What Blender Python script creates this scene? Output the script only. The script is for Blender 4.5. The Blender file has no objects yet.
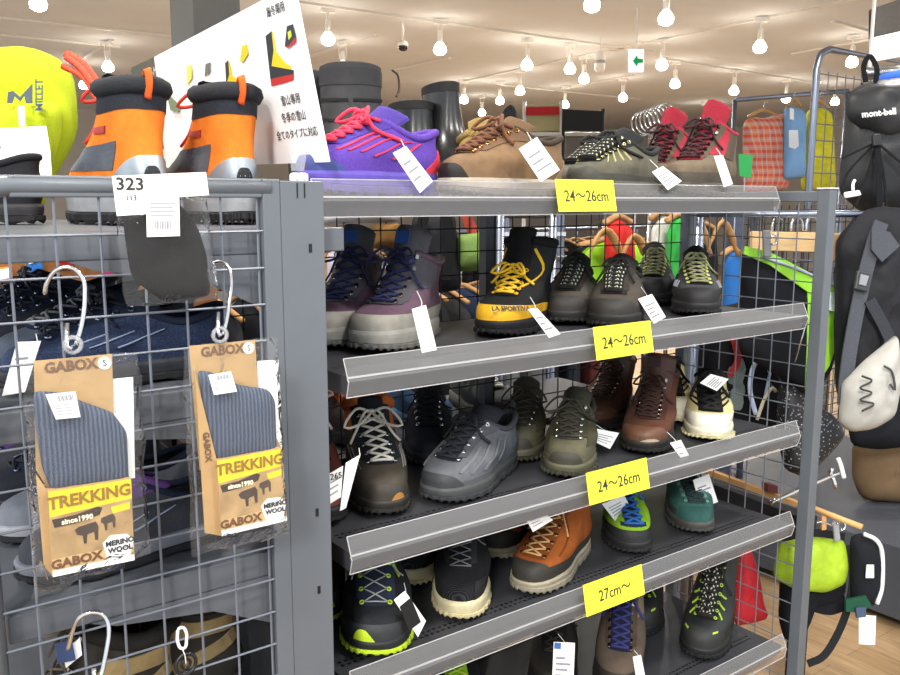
import bpy, bmesh, math, random
import numpy as np
from mathutils import Vector, Matrix, Euler
R = math.radians
PI = math.pi
random.seed(7)
scene = bpy.context.scene
COL = scene.collection
# ------------------------------------------------------------------ camera, world, exposure
CAM = Vector((0, 0, 1.47))
YAW, PITCH, FPX = R(36.186), R(9.008), 861.65
cam_data = bpy.data.cameras.new('camera')
cam_data.sensor_width = 36
cam_data.lens = FPX / 900 * 36
cam_data.clip_start = .05
cam_data.clip_end = 200
cam = bpy.data.objects.new('camera', cam_data)
COL.objects.link(cam)
cam.location = CAM
cam.rotation_euler = (R(90) - PITCH, 0, -YAW)
scene.camera = cam
world = bpy.data.worlds.new('daylight')
scene.world = world
world.use_nodes = True
wbg = world.node_tree.nodes['Background']
wbg.inputs[0].default_value = (.86, .93, 1, 1)      # daylight from the open shop front behind the camera
wbg.inputs[1].default_value = 1.15
scene.view_settings.view_transform = 'Standard'
scene.view_settings.look = 'None'
scene.view_settings.gamma = 1
scene.view_settings.exposure = 0.22
BULB_W = 34.0
sun_data = bpy.data.lights.new('sun', 'SUN')          # low daylight through the shop front
sun_data.energy = 2.2
sun_data.angle = R(12)
sun_data.color = (1, .96, .9)
sun = bpy.data.objects.new('sun', sun_data)
COL.objects.link(sun)
sun.rotation_euler = Vector((.80, .70, -.62)).to_track_quat('-Z', 'Y').to_euler()

# ------------------------------------------------------------------ photo ray helpers
_f = Vector((math.sin(YAW)*math.cos(PITCH), math.cos(YAW)*math.cos(PITCH), -math.sin(PITCH)))
_r = Vector((math.cos(YAW), -math.sin(YAW), 0))
_d = _f.cross(_r)
def ray(x, y): return _f + _r*((x-450)/FPX) + _d*((y-337.5)/FPX)
def at(x, y, X=None, Y=None, Z=None, D=None):
    """point seen at pixel (x, y) that lies on plane X, Y, Z or at depth D"""
    d = ray(x, y)
    if X is not None: t = (X-CAM.x)/d.x
    elif Y is not None: t = (Y-CAM.y)/d.y
    elif Z is not None: t = (Z-CAM.z)/d.z
    else: t = D
    return CAM + d*t

# ------------------------------------------------------------------ materials
_M = {}
def lin(c):
    if isinstance(c, str):
        c = c.lstrip('#'); c = [int(c[i:i+2], 16)/255 for i in (0, 2, 4)]
    return tuple(((v+.055)/1.055)**2.4 if v > .04045 else v/12.92 for v in c) + (1,)
def mat(col, rough=.65, var=.12, scale=60, bump=0., bscale=None, metal=0, kind='noise', spec=.35, stretch=(1, 1, 1)):
    """procedural surface: one colour varied by noise, with fine relief of the same grain"""
    key = (str(col), rough, var, scale, bump, bscale, metal, kind, spec, stretch)
    if key in _M: return _M[key]
    m = bpy.data.materials.new('surface'); m.use_nodes = True
    nt = m.node_tree; b = nt.nodes['Principled BSDF']
    c = lin(col)
    b.inputs['Roughness'].default_value = rough
    b.inputs['Metallic'].default_value = metal
    b.inputs['Specular IOR Level'].default_value = spec
    tc = nt.nodes.new('ShaderNodeTexCoord'); mp = nt.nodes.new('ShaderNodeMapping')
    mp.inputs['Scale'].default_value = stretch
    nt.links.new(tc.outputs['Object'], mp.inputs[0])
    if kind == 'wave':
        n = nt.nodes.new('ShaderNodeTexWave'); n.inputs['Scale'].default_value = scale; n.inputs['Distortion'].default_value = 1.5; fo = n.outputs['Fac']
    elif kind == 'voronoi':
        n = nt.nodes.new('ShaderNodeTexVoronoi'); n.inputs['Scale'].default_value = scale; fo = n.outputs['Distance']
    else:
        n = nt.nodes.new('ShaderNodeTexNoise'); n.inputs['Scale'].default_value = scale; n.inputs['Detail'].default_value = 4; fo = n.outputs['Fac']
    nt.links.new(mp.outputs[0], n.inputs['Vector'])
    mx = nt.nodes.new('ShaderNodeMix'); mx.data_type = 'RGBA'
    lo = tuple(max(0, v*(1-var*2)) for v in c[:3])+(1,); hi = tuple(min(1, v*(1+var*2)) for v in c[:3])+(1,)
    mx.inputs[6].default_value = lo; mx.inputs[7].default_value = hi
    nt.links.new(fo, mx.inputs[0]); nt.links.new(mx.outputs[2], b.inputs['Base Color'])
    if bump:
        bp = nt.nodes.new('ShaderNodeBump'); bp.inputs['Strength'].default_value = bump; bp.inputs['Distance'].default_value = .002
        if bscale:
            n2 = nt.nodes.new('ShaderNodeTexNoise'); n2.inputs['Scale'].default_value = bscale; n2.inputs['Detail'].default_value = 3
            nt.links.new(mp.outputs[0], n2.inputs['Vector']); fo = n2.outputs['Fac']
        nt.links.new(fo, bp.inputs['Height']); nt.links.new(bp.outputs[0], b.inputs['Normal'])
    _M[key] = m
    return m
def fabric(c, var=.18): return mat(c, .85, var, 350, .5, None, 0, 'noise', .2)
def mesh_cloth(c, var=.25): return mat(c, .8, var, 420, .6, None, 0, 'voronoi', .25)
def suede(c, var=.16): return mat(c, .9, var, 45, .35, 500, 0, 'noise', .15)
def leather(c, var=.14): return mat(c, .5, var, 40, .4, 220, 0, 'noise', .4)
def rubber(c, var=.12): return mat(c, .62, var, 60, .2, 300, 0, 'noise', .35)
def plastic(c, rough=.35): return mat(c, rough, .03, 20, 0, None, 0, 'noise', .5)
def metal(c, rough=.25): return mat(c, rough, .05, 30, 0, None, 1)
def paper(c): return mat(c, .7, .02, 30, 0, None, 0, 'noise', .25)
def ribbed(c, scale=90): return mat(c, .9, .3, scale, .8, None, 0, 'wave', .15)
def clear(tint=(1, 1, 1), milk=.08, gloss=.12, name='clear_plastic', rough=.08, wr=0., milkc=.8):
    key = ('clear', tint, milk, gloss, rough, wr, milkc)
    if key in _M: return _M[key]
    m = bpy.data.materials.new(name); m.use_nodes = True
    nt = m.node_tree; nt.nodes.clear()
    o = nt.nodes.new('ShaderNodeOutputMaterial')
    tr = nt.nodes.new('ShaderNodeBsdfTransparent'); tr.inputs[0].default_value = tint + (1,)
    gl = nt.nodes.new('ShaderNodeBsdfGlossy'); gl.inputs['Roughness'].default_value = rough
    df = nt.nodes.new('ShaderNodeBsdfDiffuse'); df.inputs[0].default_value = (milkc, milkc, milkc*1.02, 1)
    m1 = nt.nodes.new('ShaderNodeMixShader'); m2 = nt.nodes.new('ShaderNodeMixShader')
    fr = nt.nodes.new('ShaderNodeLayerWeight'); fr.inputs[0].default_value = gloss
    m1.inputs[0].default_value = milk
    nt.links.new(tr.outputs[0], m1.inputs[1]); nt.links.new(df.outputs[0], m1.inputs[2])
    nt.links.new(fr.outputs['Fresnel'], m2.inputs[0]); nt.links.new(m1.outputs[0], m2.inputs[1]); nt.links.new(gl.outputs[0], m2.inputs[2])
    nt.links.new(m2.outputs[0], o.inputs[0])
    if wr:
        n = nt.nodes.new('ShaderNodeTexNoise'); n.inputs['Scale'].default_value = 26; n.inputs['Detail'].default_value = 3; n.inputs['Distortion'].default_value = 1.5
        tc = nt.nodes.new('ShaderNodeTexCoord'); nt.links.new(tc.outputs['Object'], n.inputs['Vector'])
        bp = nt.nodes.new('ShaderNodeBump'); bp.inputs['Strength'].default_value = wr; bp.inputs['Distance'].default_value = .02
        nt.links.new(n.outputs['Fac'], bp.inputs['Height'])
        nt.links.new(bp.outputs[0], gl.inputs['Normal']); nt.links.new(bp.outputs[0], fr.inputs['Normal'])
    _M[key] = m
    return m
def emit(c, s):
    key = ('emit', c, s)
    if key in _M: return _M[key]
    m = bpy.data.materials.new('lamp_glow'); m.use_nodes = True
    nt = m.node_tree; nt.nodes.clear()
    e = nt.nodes.new('ShaderNodeEmission'); e.inputs[0].default_value = lin(c); e.inputs[1].default_value = s
    o = nt.nodes.new('ShaderNodeOutputMaterial'); nt.links.new(e.outputs[0], o.inputs[0])
    _M[key] = m
    return m

# ------------------------------------------------------------------ mesh helpers
class MB:
    def __init__(s): s.v = []; s.f = []; s.mi = []
    def add(s, verts, faces, mi=0):
        o = len(s.v); s.v += [tuple(p) for p in verts]
        for f in faces: s.f.append([o+i for i in f]); s.mi.append(mi)
        return s
    def box(s, c, d, mi=0, rot=None):
        x, y, z = d[0]/2, d[1]/2, d[2]/2
        P = [Vector(p) for p in ((-x,-y,-z),(x,-y,-z),(x,y,-z),(-x,y,-z),(-x,-y,z),(x,-y,z),(x,y,z),(-x,y,z))]
        if rot is not None: P = [rot @ p for p in P]
        c = Vector(c)
        return s.add([p+c for p in P], [(0,3,2,1),(4,5,6,7),(0,1,5,4),(1,2,6,5),(2,3,7,6),(3,0,4,7)], mi)
    def b2(s, a, b, mi=0):
        a, b = Vector(a), Vector(b)
        return s.box((a+b)/2, [abs(v) for v in (b-a)], mi)
    def tube(s, pts, r, n=6, closed=False, mi=0, cap=True, flat=1.):
        pts = [Vector(p) for p in pts]; N = len(pts)
        if N < 2: return s
        rr = r if isinstance(r, (list, tuple)) else [r]*N
        T = []
        for i in range(N):
            a = pts[i-1] if (i > 0 or closed) else pts[i]
            b = pts[(i+1) % N] if (i < N-1 or closed) else pts[i]
            t = b-a
            T.append(t.normalized() if t.length > 1e-9 else Vector((0, 0, 1)))
        u = T[0].orthogonal().normalized(); V = []
        for i in range(N):
            u = u - T[i]*u.dot(T[i])
            u = u.normalized() if u.length > 1e-6 else T[i].orthogonal().normalized()
            w = T[i].cross(u)
            for k in range(n):
                a = 2*PI*k/n
                V.append(pts[i]+u*(math.cos(a)*rr[i])+w*(math.sin(a)*rr[i]*flat))
        F = []
        for i in range(N if closed else N-1):
            j = (i+1) % N
            for k in range(n):
                l = (k+1) % n
                F.append((i*n+k, i*n+l, j*n+l, j*n+k))
        if cap and not closed:
            F.append(tuple(range(n))[::-1]); F.append(tuple((N-1)*n+k for k in range(n)))
        return s.add(V, F, mi)
    def cyl(s, a, b, r, n=12, mi=0): return s.tube([a, b], r, n, mi=mi)
    def lathe(s, prof, c=(0, 0, 0), n=16, mi=0, M=None):
        c = Vector(c); V = []
        for r, z in prof:
            for k in range(n):
                p = Vector((r*math.cos(2*PI*k/n), r*math.sin(2*PI*k/n), z))
                V.append((M @ p if M is not None else p)+c)
        F = [(i*n+k, i*n+(k+1) % n, (i+1)*n+(k+1) % n, (i+1)*n+k) for i in range(len(prof)-1) for k in range(n)]
        return s.add(V, F, mi)
    def grid(s, G, mi=0, closed=False):
        """G: list of rows of points"""
        nr, nc = len(G), len(G[0]); V = [p for row in G for p in row]
        F = []
        for i in range(nr-1):
            for k in range(nc if closed else nc-1):
                l = (k+1) % nc
                F.append((i*nc+k, i*nc+l, (i+1)*nc+l, (i+1)*nc+k))
        return s.add(V, F, mi)
    def slab(s, poly, n, th, mi=0):
        """flat polygon (list of points) thickened along -n"""
        P = [Vector(p) for p in poly]; n = Vector(n).normalized()*th; k = len(P)
        V = P+[p-n for p in P]
        F = [tuple(range(k)), tuple(range(2*k-1, k-1, -1))]+[(i, k+i, k+(i+1) % k, (i+1) % k) for i in range(k)]
        return s.add(V, F, mi)
    def build(s, name, m, parent=None, smooth=False, bevel=0, sub=0, **tags):
        me = bpy.data.meshes.new(name); me.from_pydata(s.v, [], s.f); me.update()
        for x in (m if isinstance(m, (list, tuple)) else [m]): me.materials.append(x)
        me.polygons.foreach_set('material_index', s.mi)
        bm = bmesh.new(); bm.from_mesh(me); bmesh.ops.recalc_face_normals(bm, faces=bm.faces); bm.to_mesh(me); bm.free()
        if smooth:
            me.polygons.foreach_set('use_smooth', [True]*len(me.polygons))
        o = bpy.data.objects.new(name, me); COL.objects.link(o)
        if parent is not None: o.parent = parent
        if bevel:
            b = o.modifiers.new('bevel', 'BEVEL'); b.width = bevel; b.segments = 2; b.limit_method = 'ANGLE'
        if sub:
            b = o.modifiers.new('smooth', 'SUBSURF'); b.levels = sub; b.render_levels = sub
        for k, v in tags.items(): o[k] = v
        return o
def tag(o, label=None, cat=None, group=None, kind=None):
    if label: o['label'] = label
    if cat: o['category'] = cat
    if group: o['group'] = group
    if kind: o['kind'] = kind
    return o
def empty(name, loc=(0, 0, 0), rot=(0, 0, 0), label=None, cat=None, group=None):
    o = bpy.data.objects.new(name, None); o.empty_display_size = .05
    COL.objects.link(o); o.location = loc; o.rotation_euler = rot
    return tag(o, label, cat, group)
def copy_tree(o, parent=None):
    c = o.copy(); COL.objects.link(c)
    if parent is not None: c.parent = parent
    for ch in list(o.children): copy_tree(ch, c)
    return c
def structure(name, mb, m, **k):
    o = mb.build(name, m, **k); o['kind'] = 'structure'; return o
def text(s, size, m, parent, M, name='lettering', align='CENTER', bold=0., ext=.0004, sx=1., shear=0.):
    """raised lettering as a mesh; M places it (local x right, y up, z towards the reader)"""
    cu = bpy.data.curves.new('lettering', 'FONT'); cu.body = s; cu.size = size; cu.align_x = align; cu.align_y = 'CENTER'
    cu.extrude = ext; cu.offset = bold; cu.resolution_u = 2; cu.shear = shear
    t = bpy.data.objects.new('tmp', cu); COL.objects.link(t)
    bpy.context.view_layer.update()
    me = bpy.data.meshes.new_from_object(t.evaluated_get(bpy.context.evaluated_depsgraph_get()))
    bpy.data.objects.remove(t); bpy.data.curves.remove(cu)
    me.transform(M @ Matrix.Diagonal((sx, 1, 1, 1))); me.materials.clear(); me.materials.append(m)
    o = bpy.data.objects.new(name, me); COL.objects.link(o); o.parent = parent
    return o
def frame(o, x, z):
    """matrix with origin o, x axis along x, normal (z) along z"""
    x = Vector(x).normalized(); z = Vector(z).normalized(); y = z.cross(x).normalized(); x = y.cross(z)
    return Matrix(((x.x, y.x, z.x, o[0]), (x.y, y.y, z.y, o[1]), (x.z, y.z, z.z, o[2]), (0, 0, 0, 1)))
def cr(pts, n):
    """smooth curve through pts, n points evenly by length"""
    P = [Vector(p) for p in pts]; out = []
    for i in range(len(P)-1):
        p0 = P[i-1] if i else P[0]*2-P[1]; p1 = P[i]; p2 = P[i+1]; p3 = P[i+2] if i+2 < len(P) else P[-1]*2-P[-2]
        for k in range(12):
            t = k/12
            out.append(.5*((2*p1)+(p2-p0)*t+(2*p0-5*p1+4*p2-p3)*t*t+(3*p1-p0-3*p2+p3)*t**3))
    out.append(P[-1])
    L = [0]
    for a, b in zip(out, out[1:]): L.append(L[-1]+(b-a).length)
    res = []; j = 0
    for i in range(n):
        s = L[-1]*i/(n-1)
        while j < len(L)-2 and L[j+1] < s: j += 1
        d = L[j+1]-L[j]; res.append(out[j].lerp(out[j+1], (s-L[j])/d if d > 0 else 0))
    return res
def sm(a, b, x):
    t = min(1, max(0, (x-a)/(b-a))); return t*t*(3-2*t)
# ------------------------------------------------------------------ shoes
PROFILES = {  # toe-to-collar centre line, heel line, collar half width, topline sag  (x = 0 heel, x = 1 toe; z in metres over the sole)
 'low':   ([(1,.004),(.995,.02),(.955,.034),(.86,.045),(.73,.061),(.6,.08),(.5,.095)], [(.03,.004),(.0,.03),(.02,.055),(.005,.078)], .034, .022),
 'mid':   ([(1,.004),(.995,.024),(.955,.04),(.86,.05),(.73,.066),(.6,.09),(.5,.118),(.45,.145)], [(.03,.004),(0,.035),(.03,.075),(.02,.118)], .037, .012),
 'high':  ([(1,.006),(.995,.028),(.955,.044),(.86,.054),(.73,.07),(.61,.095),(.52,.125),(.47,.16),(.44,.19)], [(.03,.004),(0,.035),(.035,.08),(.04,.12),(.0,.165)], .042, .012),
 'alpine':([(1,.008),(.995,.03),(.955,.046),(.86,.056),(.73,.074),(.61,.1),(.52,.13),(.475,.17),(.46,.21)], [(.03,.004),(0,.035),(.03,.09),(.04,.14),(.03,.2)], .046, .006),
 'tall':  ([(1,.006),(.995,.03),(.955,.048),(.86,.058),(.73,.076),(.62,.105),(.56,.14),(.53,.2),(.52,.255)], [(.03,.004),(0,.035),(.02,.09),(.03,.16),(.0,.25)], .052, 0),
}
EYELET = None
class Last:
    """the curved upper as a surface S(t, phi): t = 0 feather edge .. 1 collar, phi = 0 toe .. 1 heel, sign = side"""
    def __init__(s, prof='low', L=.29, wf=.05, wh=.036, sole=(.024, .032), spring=.012, side=1, height=1., wc=None):
        F, B, s.wc, s.sag = PROFILES[prof]
        if wc: s.wc = wc
        s.L, s.wf, s.wh, s.side, s.sole, s.spring = L, wf, wh, side, sole, spring
        f0, b0 = sole[0]+spring, sole[1]
        s.N = 61
        s.F = cr([(x*L, 0, z*height+f0+(b0-f0)*(1-x)) for x, z in F], s.N)
        s.B = cr([(x*L, 0, z*height+b0) for x, z in B], s.N)
        s.h = s.F[-1].z
    def _ln(s, A, t):
        t = min(1, max(0, t))*(s.N-1); i = min(int(t), s.N-2)
        return A[i].lerp(A[i+1], t-i)
    def half(s, t, u):
        k = sm(.3, .85, u)
        base = s.wf*(1-k)+s.wh*k-.006*math.exp(-((u-.58)/.15)**2)
        q = sm(.3, 1, t)
        return base*(1-q)+s.wc*q+.0025*math.sin(PI*min(1, t*2.2))
    def S(s, t, phi):
        while phi > 1: phi -= 2
        while phi < -1: phi += 2
        a = PI*abs(phi); n = 2.55-.5*sm(.3, 1, t)
        c, sn = math.cos(a), max(0, math.sin(a))
        cx = math.copysign(abs(c)**(2/n), c); sy = sn**(2/n)
        u = (1-cx)/2
        f, b = s._ln(s.F, t), s._ln(s.B, t)
        p = f.lerp(b, u)
        y = s.half(t, u)*sy*(1 if phi >= 0 else -1)
        y += s.side*.012*(1-u)**2*(1-sm(.2, .8, t))
        p.z -= s.sag*sm(.5, 1, t)*math.sin(PI*u)**1.5
        return Vector((p.x, y, p.z))
    def n(s, t, phi):
        e = .006
        a = s.S(min(1, t+e), phi)-s.S(max(0, t-e), phi); b = s.S(t, phi+e)-s.S(t, phi-e)
        v = a.cross(b)
        if v.length < 1e-10: return Vector((1, 0, .3)).normalized()
        v.normalize()
        p = s.S(t, phi); c = s._ln(s.F, t).lerp(s._ln(s.B, t), .5)+Vector((0, 0, -.02))
        return v if v.dot(p-c) > 0 else -v
    def off(s, t, phi, d): return s.S(t, phi)+s.n(t, phi)*d
    def phi_at(s, t, y):
        sg = 1 if y >= 0 else -1; y0 = s.S(t, 0).y; lo, hi = 0, .48
        for _ in range(16):
            m = (lo+hi)/2
            if abs(s.S(t, sg*m).y-y0) < abs(y): lo = m
            else: hi = m
        return sg*(lo+hi)/2
    def offy(s, t, y, d): return s.off(t, s.phi_at(t, y), d)

def shell(mb, fn, lastobj, na, nb, d, mi=0, skirt=.0015):
    """raised overlay on the last: fn(a, b) -> (t, phi)"""
    G = []
    for i in range(na+1):
        G.append([])
        for k in range(nb+1):
            t, p = fn(i/na, k/nb); G[-1].append(lastobj.off(t, p, d))
    V = []; 
    mb.grid(G, mi)
    rim = [(i, 0) for i in range(na+1)]+[(na, k) for k in range(1, nb+1)]+[(i, nb) for i in range(na-1, -1, -1)]+[(0, k) for k in range(nb-1, 0, -1)]
    low = []
    for i, k in rim:
        t, p = fn(i/na, k/nb); low.append(lastobj.off(t, p, -skirt))
    top = [G[i][k] for i, k in rim]
    n = len(rim)
    mb.add(top+low, [(j, (j+1) % n, n+(j+1) % n, n+j) for j in range(n)], mi)
    return mb
def ribbon(mb, last, path, w, d, n=10):
    """raised strip along a list of (t, phi)"""
    pts = [p for p in cr([(a, b, 0) for a, b in path], n)]
    def fn(a, b):
        i = min(n-1, int(round(a*(n-1)))); p = pts[i]
        q = pts[min(n-1, i+1)]-pts[max(0, i-1)]
        P = last.S(p.x, p.y)
        dt, dp = (last.S(p.x+.01, p.y)-last.S(p.x-.01, p.y)).length/.02, (last.S(p.x, p.y+.01)-last.S(p.x, p.y-.01)).length/.02
        tx, ty = q.x*dt, q.y*dp; l = math.hypot(tx, ty) or 1
        e = (b-.5)*w
        return p.x-ty/l*e/max(dt, .05), p.y+tx/l*e/max(dp, .05)
    return shell(mb, fn, last, n-1, 2, d)

def shoe(name, spec):
    """builds one shoe with its parts; returns its root (an empty under the heel)"""
    g = spec.get
    T = Last(g('prof', 'low'), g('L', .3), g('wf', .05)*1.05, g('wh', .038), g('sole', (.019, .028)), g('spring', .010), g('side', 1), g('height', 1.), g('wc'))
    root = empty(name)
    q = g('q', 1)                                   # coarser for shoes that hardly show
    nt, npn = (20, 44) if q else (14, 30)
    U = g('upper'); low_prof = g('prof', 'low')
    # ---- sole
    n = 128 if q else 64
    def plan(k, e, z):
        p = T.S(0, 2*k/n-1 if k < n else 1); c = Vector((T.L*.5, 0, 0))
        v = Vector((p.x-T.L*.5, p.y*2.2, 0)); v.normalize()
        return Vector((p.x+v.x*e, p.y+v.y*e, z))
    def bot(x):
        f = max(0, (x/T.L-.62)/.38); h = max(0, (.1-x/T.L)/.1)
        return T.spring*f*f+.004*h*h
    def top(k): return T.S(0, 2*k/n-1).z
    frac = g('outsole', .45)
    rows = []
    for e, fz in ((.000, 1.08), (.0035, 1.0), (.0055, .75), (.0055, .5), (.004, 0.)):
        row = []
        for k in range(n):
            p = plan(k, e, 0); zb = bot(p.x)+.001; zt = top(k); zo = zb+(zt-zb)*frac
            row.append(Vector((p.x, p.y, zo+(zt-zo)*fz)))
        rows.append(row)
    mb = MB().grid(rows, closed=True)
    mb.add(rows[0], [tuple(range(n))]); mb.add(rows[-1], [tuple(range(n))[::-1]])
    mb.build('midsole', rubber(g('mid', '202022')), root, smooth=False)
    lug = g('lug', .0022)
    rows = []
    for e, fz in ((.003, 1.), (.006, .85), (.006, .35), (.003, 0.)):
        row = []
        for k in range(n):
            hi = (k % 4) < 2
            p = plan(k, e+(lug if hi and fz < .9 else 0), 0); zb = bot(p.x); zt = top(k); zo = zb+(zt-zb)*frac
            z = zb+(zo-zb)*fz
            if fz == 0 and not hi: z += min(.006, (zo-zb)*.5)
            row.append(Vector((p.x, p.y, z)))
        rows.append(row)
    mb = MB().grid(rows, closed=True)
    mb.add(rows[0], [tuple(range(n))]); mb.add(rows[-1], [tuple(range(n))[::-1]])
    mb.build('outsole', rubber(g('out', '1c1c1e')), root)
    if g('welt'):
        MB().tube([plan(k, .004, top(k)+.001) for k in range(n)], .0035, 6, closed=True).build('welt', rubber(g('welt')), root, smooth=True)
    # ---- upper
    G = [[T.S(i/nt, 2*k/npn-1) for k in range(npn)] for i in range(nt+1)]
    mb = MB().grid(G, closed=True)
    mb.build('upper', U, root, smooth=True)
    # ---- lining
    rows = []
    for ins, dz in ((0, 0), (.004, .002), (.0085, -.008), (.01, -.05)):
        row = []
        for k in range(npn):
            p = T.S(1, 2*k/npn-1); c = T._ln(T.F, 1).lerp(T._ln(T.B, 1), .5); v = (c-p); v.z = 0; v.normalize()
            row.append(p+v*ins+Vector((0, 0, dz)))
        rows.append(row)
    mb = MB().grid(rows, closed=True); mb.add(rows[-1], [tuple(range(npn))])
    mb.build('lining', fabric(g('lining', '17171a')), root, smooth=True)
    # ---- padded collar roll
    if g('collar'):
        cr_ = g('collar_r', .006); m = 40
        pts = []
        for k in range(m+1):
            p = .16+(2-.32)*k/m
            pts.append(T.off(1, p, -.003)+Vector((0, 0, 0)))
        MB().tube(pts, cr_, 8).build('collar', g('collar'), root, smooth=True)
    # ---- overlays
    for name_, m, kind, *a in g('over', []):
        mb = MB(); more = []
        if kind == 'toecap':                       # height, half angle
            h, ang = a; h *= .72; shell(mb, lambda i, k: ((h*(1-abs(2*k-1)**3.5)*i), (2*k-1)*ang), T, 8, 30, .0016)
        elif kind == 'rand':                       # height front, height heel
            h0, h1 = a; h0 *= .72; shell(mb, lambda i, k: (i*(h0+(h1-h0)*sm(.15, .9, abs(2*k-1))), 2*k-1+1e-4), T, 5, 60, .0015)
        elif kind == 'heel':                       # height, half angle
            h, ang = a; shell(mb, lambda i, k: (h*(1-abs(2*k-1)**3)*i, 1+(2*k-1)*ang), T, 8, 24, .002)
        elif kind == 'band':                       # t0, t1 (all round), tilt to the heel
            t0, t1, d2 = a; shell(mb, lambda i, k: (min(1, (t0+(t1-t0)*i)+d2*abs(2*k-1)), 2*k-1+1e-4), T, 6, 56, .0013)
        elif kind == 'side':                       # t0, t1, phi0, phi1, slant
            t0, t1, p0, p1, sl, *one = a
            for s in (one or (-1, 1)): more.append(shell(MB(), lambda i, k: (min(1, max(0, t0+(t1-t0)*i*((1-abs(2*k-1)**2.5) if one else 1))), s*(p0+(p1-p0)*k+sl*(i-.5))), T, 8, 10, .003 if name_ in ('toe_flame', 'bumper') else .0014))
        elif kind == 'stripe':                     # list of paths (both sides), width
            paths, w = a
            for s in (-1, 1):
                for pth in paths: more.append(ribbon(MB(), T, [(t, s*p) for t, p in pth], w, .0026))
        elif kind == 'eyestay':                    # t0, inner half width, width
            t0, y0, w = a
            for s in (-1, 1): more.append(shell(MB(), lambda i, k: ((lambda t: (t, T.phi_at(t, s*(y0+w*k))))(t0+(1-t0)*i)), T, 12, 3, .0022))
        for b_ in more or [mb]: b_.build(name_, m, root, smooth=(kind != 'stripe'))
    # ---- tongue
    la, lb = g('lace', (.4, .96)); hw = g('lace_w', .019)
    te = g('tongue_ext', .03); tw = g('tongue_w', .027)
    tm = g('tongue')
    if tm:
        rows = []
        ts = [la-.03+(1-la+.03)*i/14 for i in range(15)]
        for t in ts: rows.append([T.offy(t, y*tw, .0016+.004*t*(1-abs(y))) for y in (-1, -.6, -.2, .2, .6, 1)])
        tan = (T.F[-1]-T.F[-6]).normalized(); tilt = g('tongue_tilt', 0.); tan = Vector((tan.x+tilt, 0, tan.z+.25)).normalized()
        base = rows[-1]
        for j in range(1, 7):
            f = j/6; e = te*f
            w = 1+.06*f if f < .9 else .8
            rows.append([Vector((p.x, p.y*w, p.z))+tan*e-Vector((abs(y)**2*.012*f, 0, 0)) for p, y in zip(base, (-1, -.6, -.2, .2, .6, 1))])
        nrm = Vector((tan.z, 0, -tan.x)); mb = MB(); back = []
        for j, r in enumerate(rows): back.append([p-nrm*(.006 if j > 14 else .002) for p in r])
        mb.grid(rows); mb.grid(back)
        rim = [r[0] for r in rows]+rows[-1][1:]+[r[-1] for r in rows[-2::-1]]
        rim2 = [r[0] for r in back]+back[-1][1:]+[r[-1] for r in back[-2::-1]]
        k = len(rim); mb.add(rim+rim2, [(j, j+1, k+j+1, k+j) for j in range(k-1)])
        mb.build('tongue', tm, root, smooth=True)
        if g('tongue_patch'):
            pc, ptxt = spec['tongue_patch']
            a0 = (rows[-2][2]+rows[-2][3])/2; a1 = (rows[-6][2]+rows[-6][3])/2
            fr = frame((a0+a1)/2+nrm*.004, (0, 1, 0), nrm)
            pm = MB().slab([fr @ Vector(p) for p in ((-.014, -.012, .001), (.014, -.012, .001), (.014, .012, .001), (-.014, .012, .001))], nrm, .002).build('tongue_patch', plastic(pc), root)
            if ptxt: text(ptxt, .008, plastic('e8e8e4'), pm, fr @ Matrix.Translation((0, 0, .0015)))
    # ---- laces and eyelets
    nr = g('rows', 6); lc = g('laces')
    ts = [la+(lb-la)*i/(nr-1) for i in range(nr)]
    if lc:
        lm = mat(lc, .85, .15, 200, .3) if not g('fleck') else mat('232321', .85, .2, 200, .3)
        lr = g('lace_r', .0021); fl = g('lace_flat', 1.)
        mb = MB(); lift = .0055
        for i in range(nr-1):
            for s in (-1, 1):
                pts = []
                for k in range(7):
                    f = k/6; t = ts[i]+(ts[i+1]-ts[i])*f
                    pts.append(T.offy(t, s*hw*(1-2*f), lift+.0035*math.sin(PI*f)+(.001 if s > 0 else 0)))
                mb.tube(pts, lr, 6, flat=fl)
                if g('fleck'):
                    for k in (1, 2, 4, 5): mb.tube([pts[k].lerp(pts[k+1], .1), pts[k].lerp(pts[k+1], .42)], lr*1.18, 6, mi=1)
            if g('double'):
                pts = [T.offy(ts[i], hw*(1-2*k/6), lift+.004+.002*math.sin(PI*k/6)) for k in range(7)]
                mb.tube(pts, lr, 6, flat=fl)
        mb.tube([T.offy(ts[0], hw*(1-2*k/6), lift+.002*math.sin(PI*k/6)) for k in range(7)], lr, 6, flat=fl)
        bow = g('bow', 1.)
        if bow:
            kn = T.offy(min(1, lb+.01), 0, .012); rnd = random.Random(int(bow*100)+nr)
            for s in (-1, 1):
                a = kn+Vector((.01, s*.022, .008))*bow; b = kn+Vector((.03, s*.04, -.012))*bow; c = kn+Vector((.022, s*.02, -.012))*bow
                mb.tube(cr([kn, a, b, c, kn+Vector((.002, 0, 0))], 18), lr, 6, flat=fl)
                e1 = T.offy(la+(lb-la)*.6, s*hw*1.5, .009); e2 = T.offy(la+(lb-la)*.35, s*hw*(2.0+.3*rnd.random()), .006)
                mb.tube(cr([kn, kn+Vector((.008, s*.012, .004)), e1, e2], 14), lr, 6, flat=fl)
            mb.tube(cr([kn+Vector((-.004, -.006, 0)), kn+Vector((.004, 0, .004)), kn+Vector((-.004, .006, 0))], 8), lr*1.5, 6)
        mb.build('laces', [lm, fabric('c9c9b4')] if g('fleck') else lm, root, smooth=True)
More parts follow.
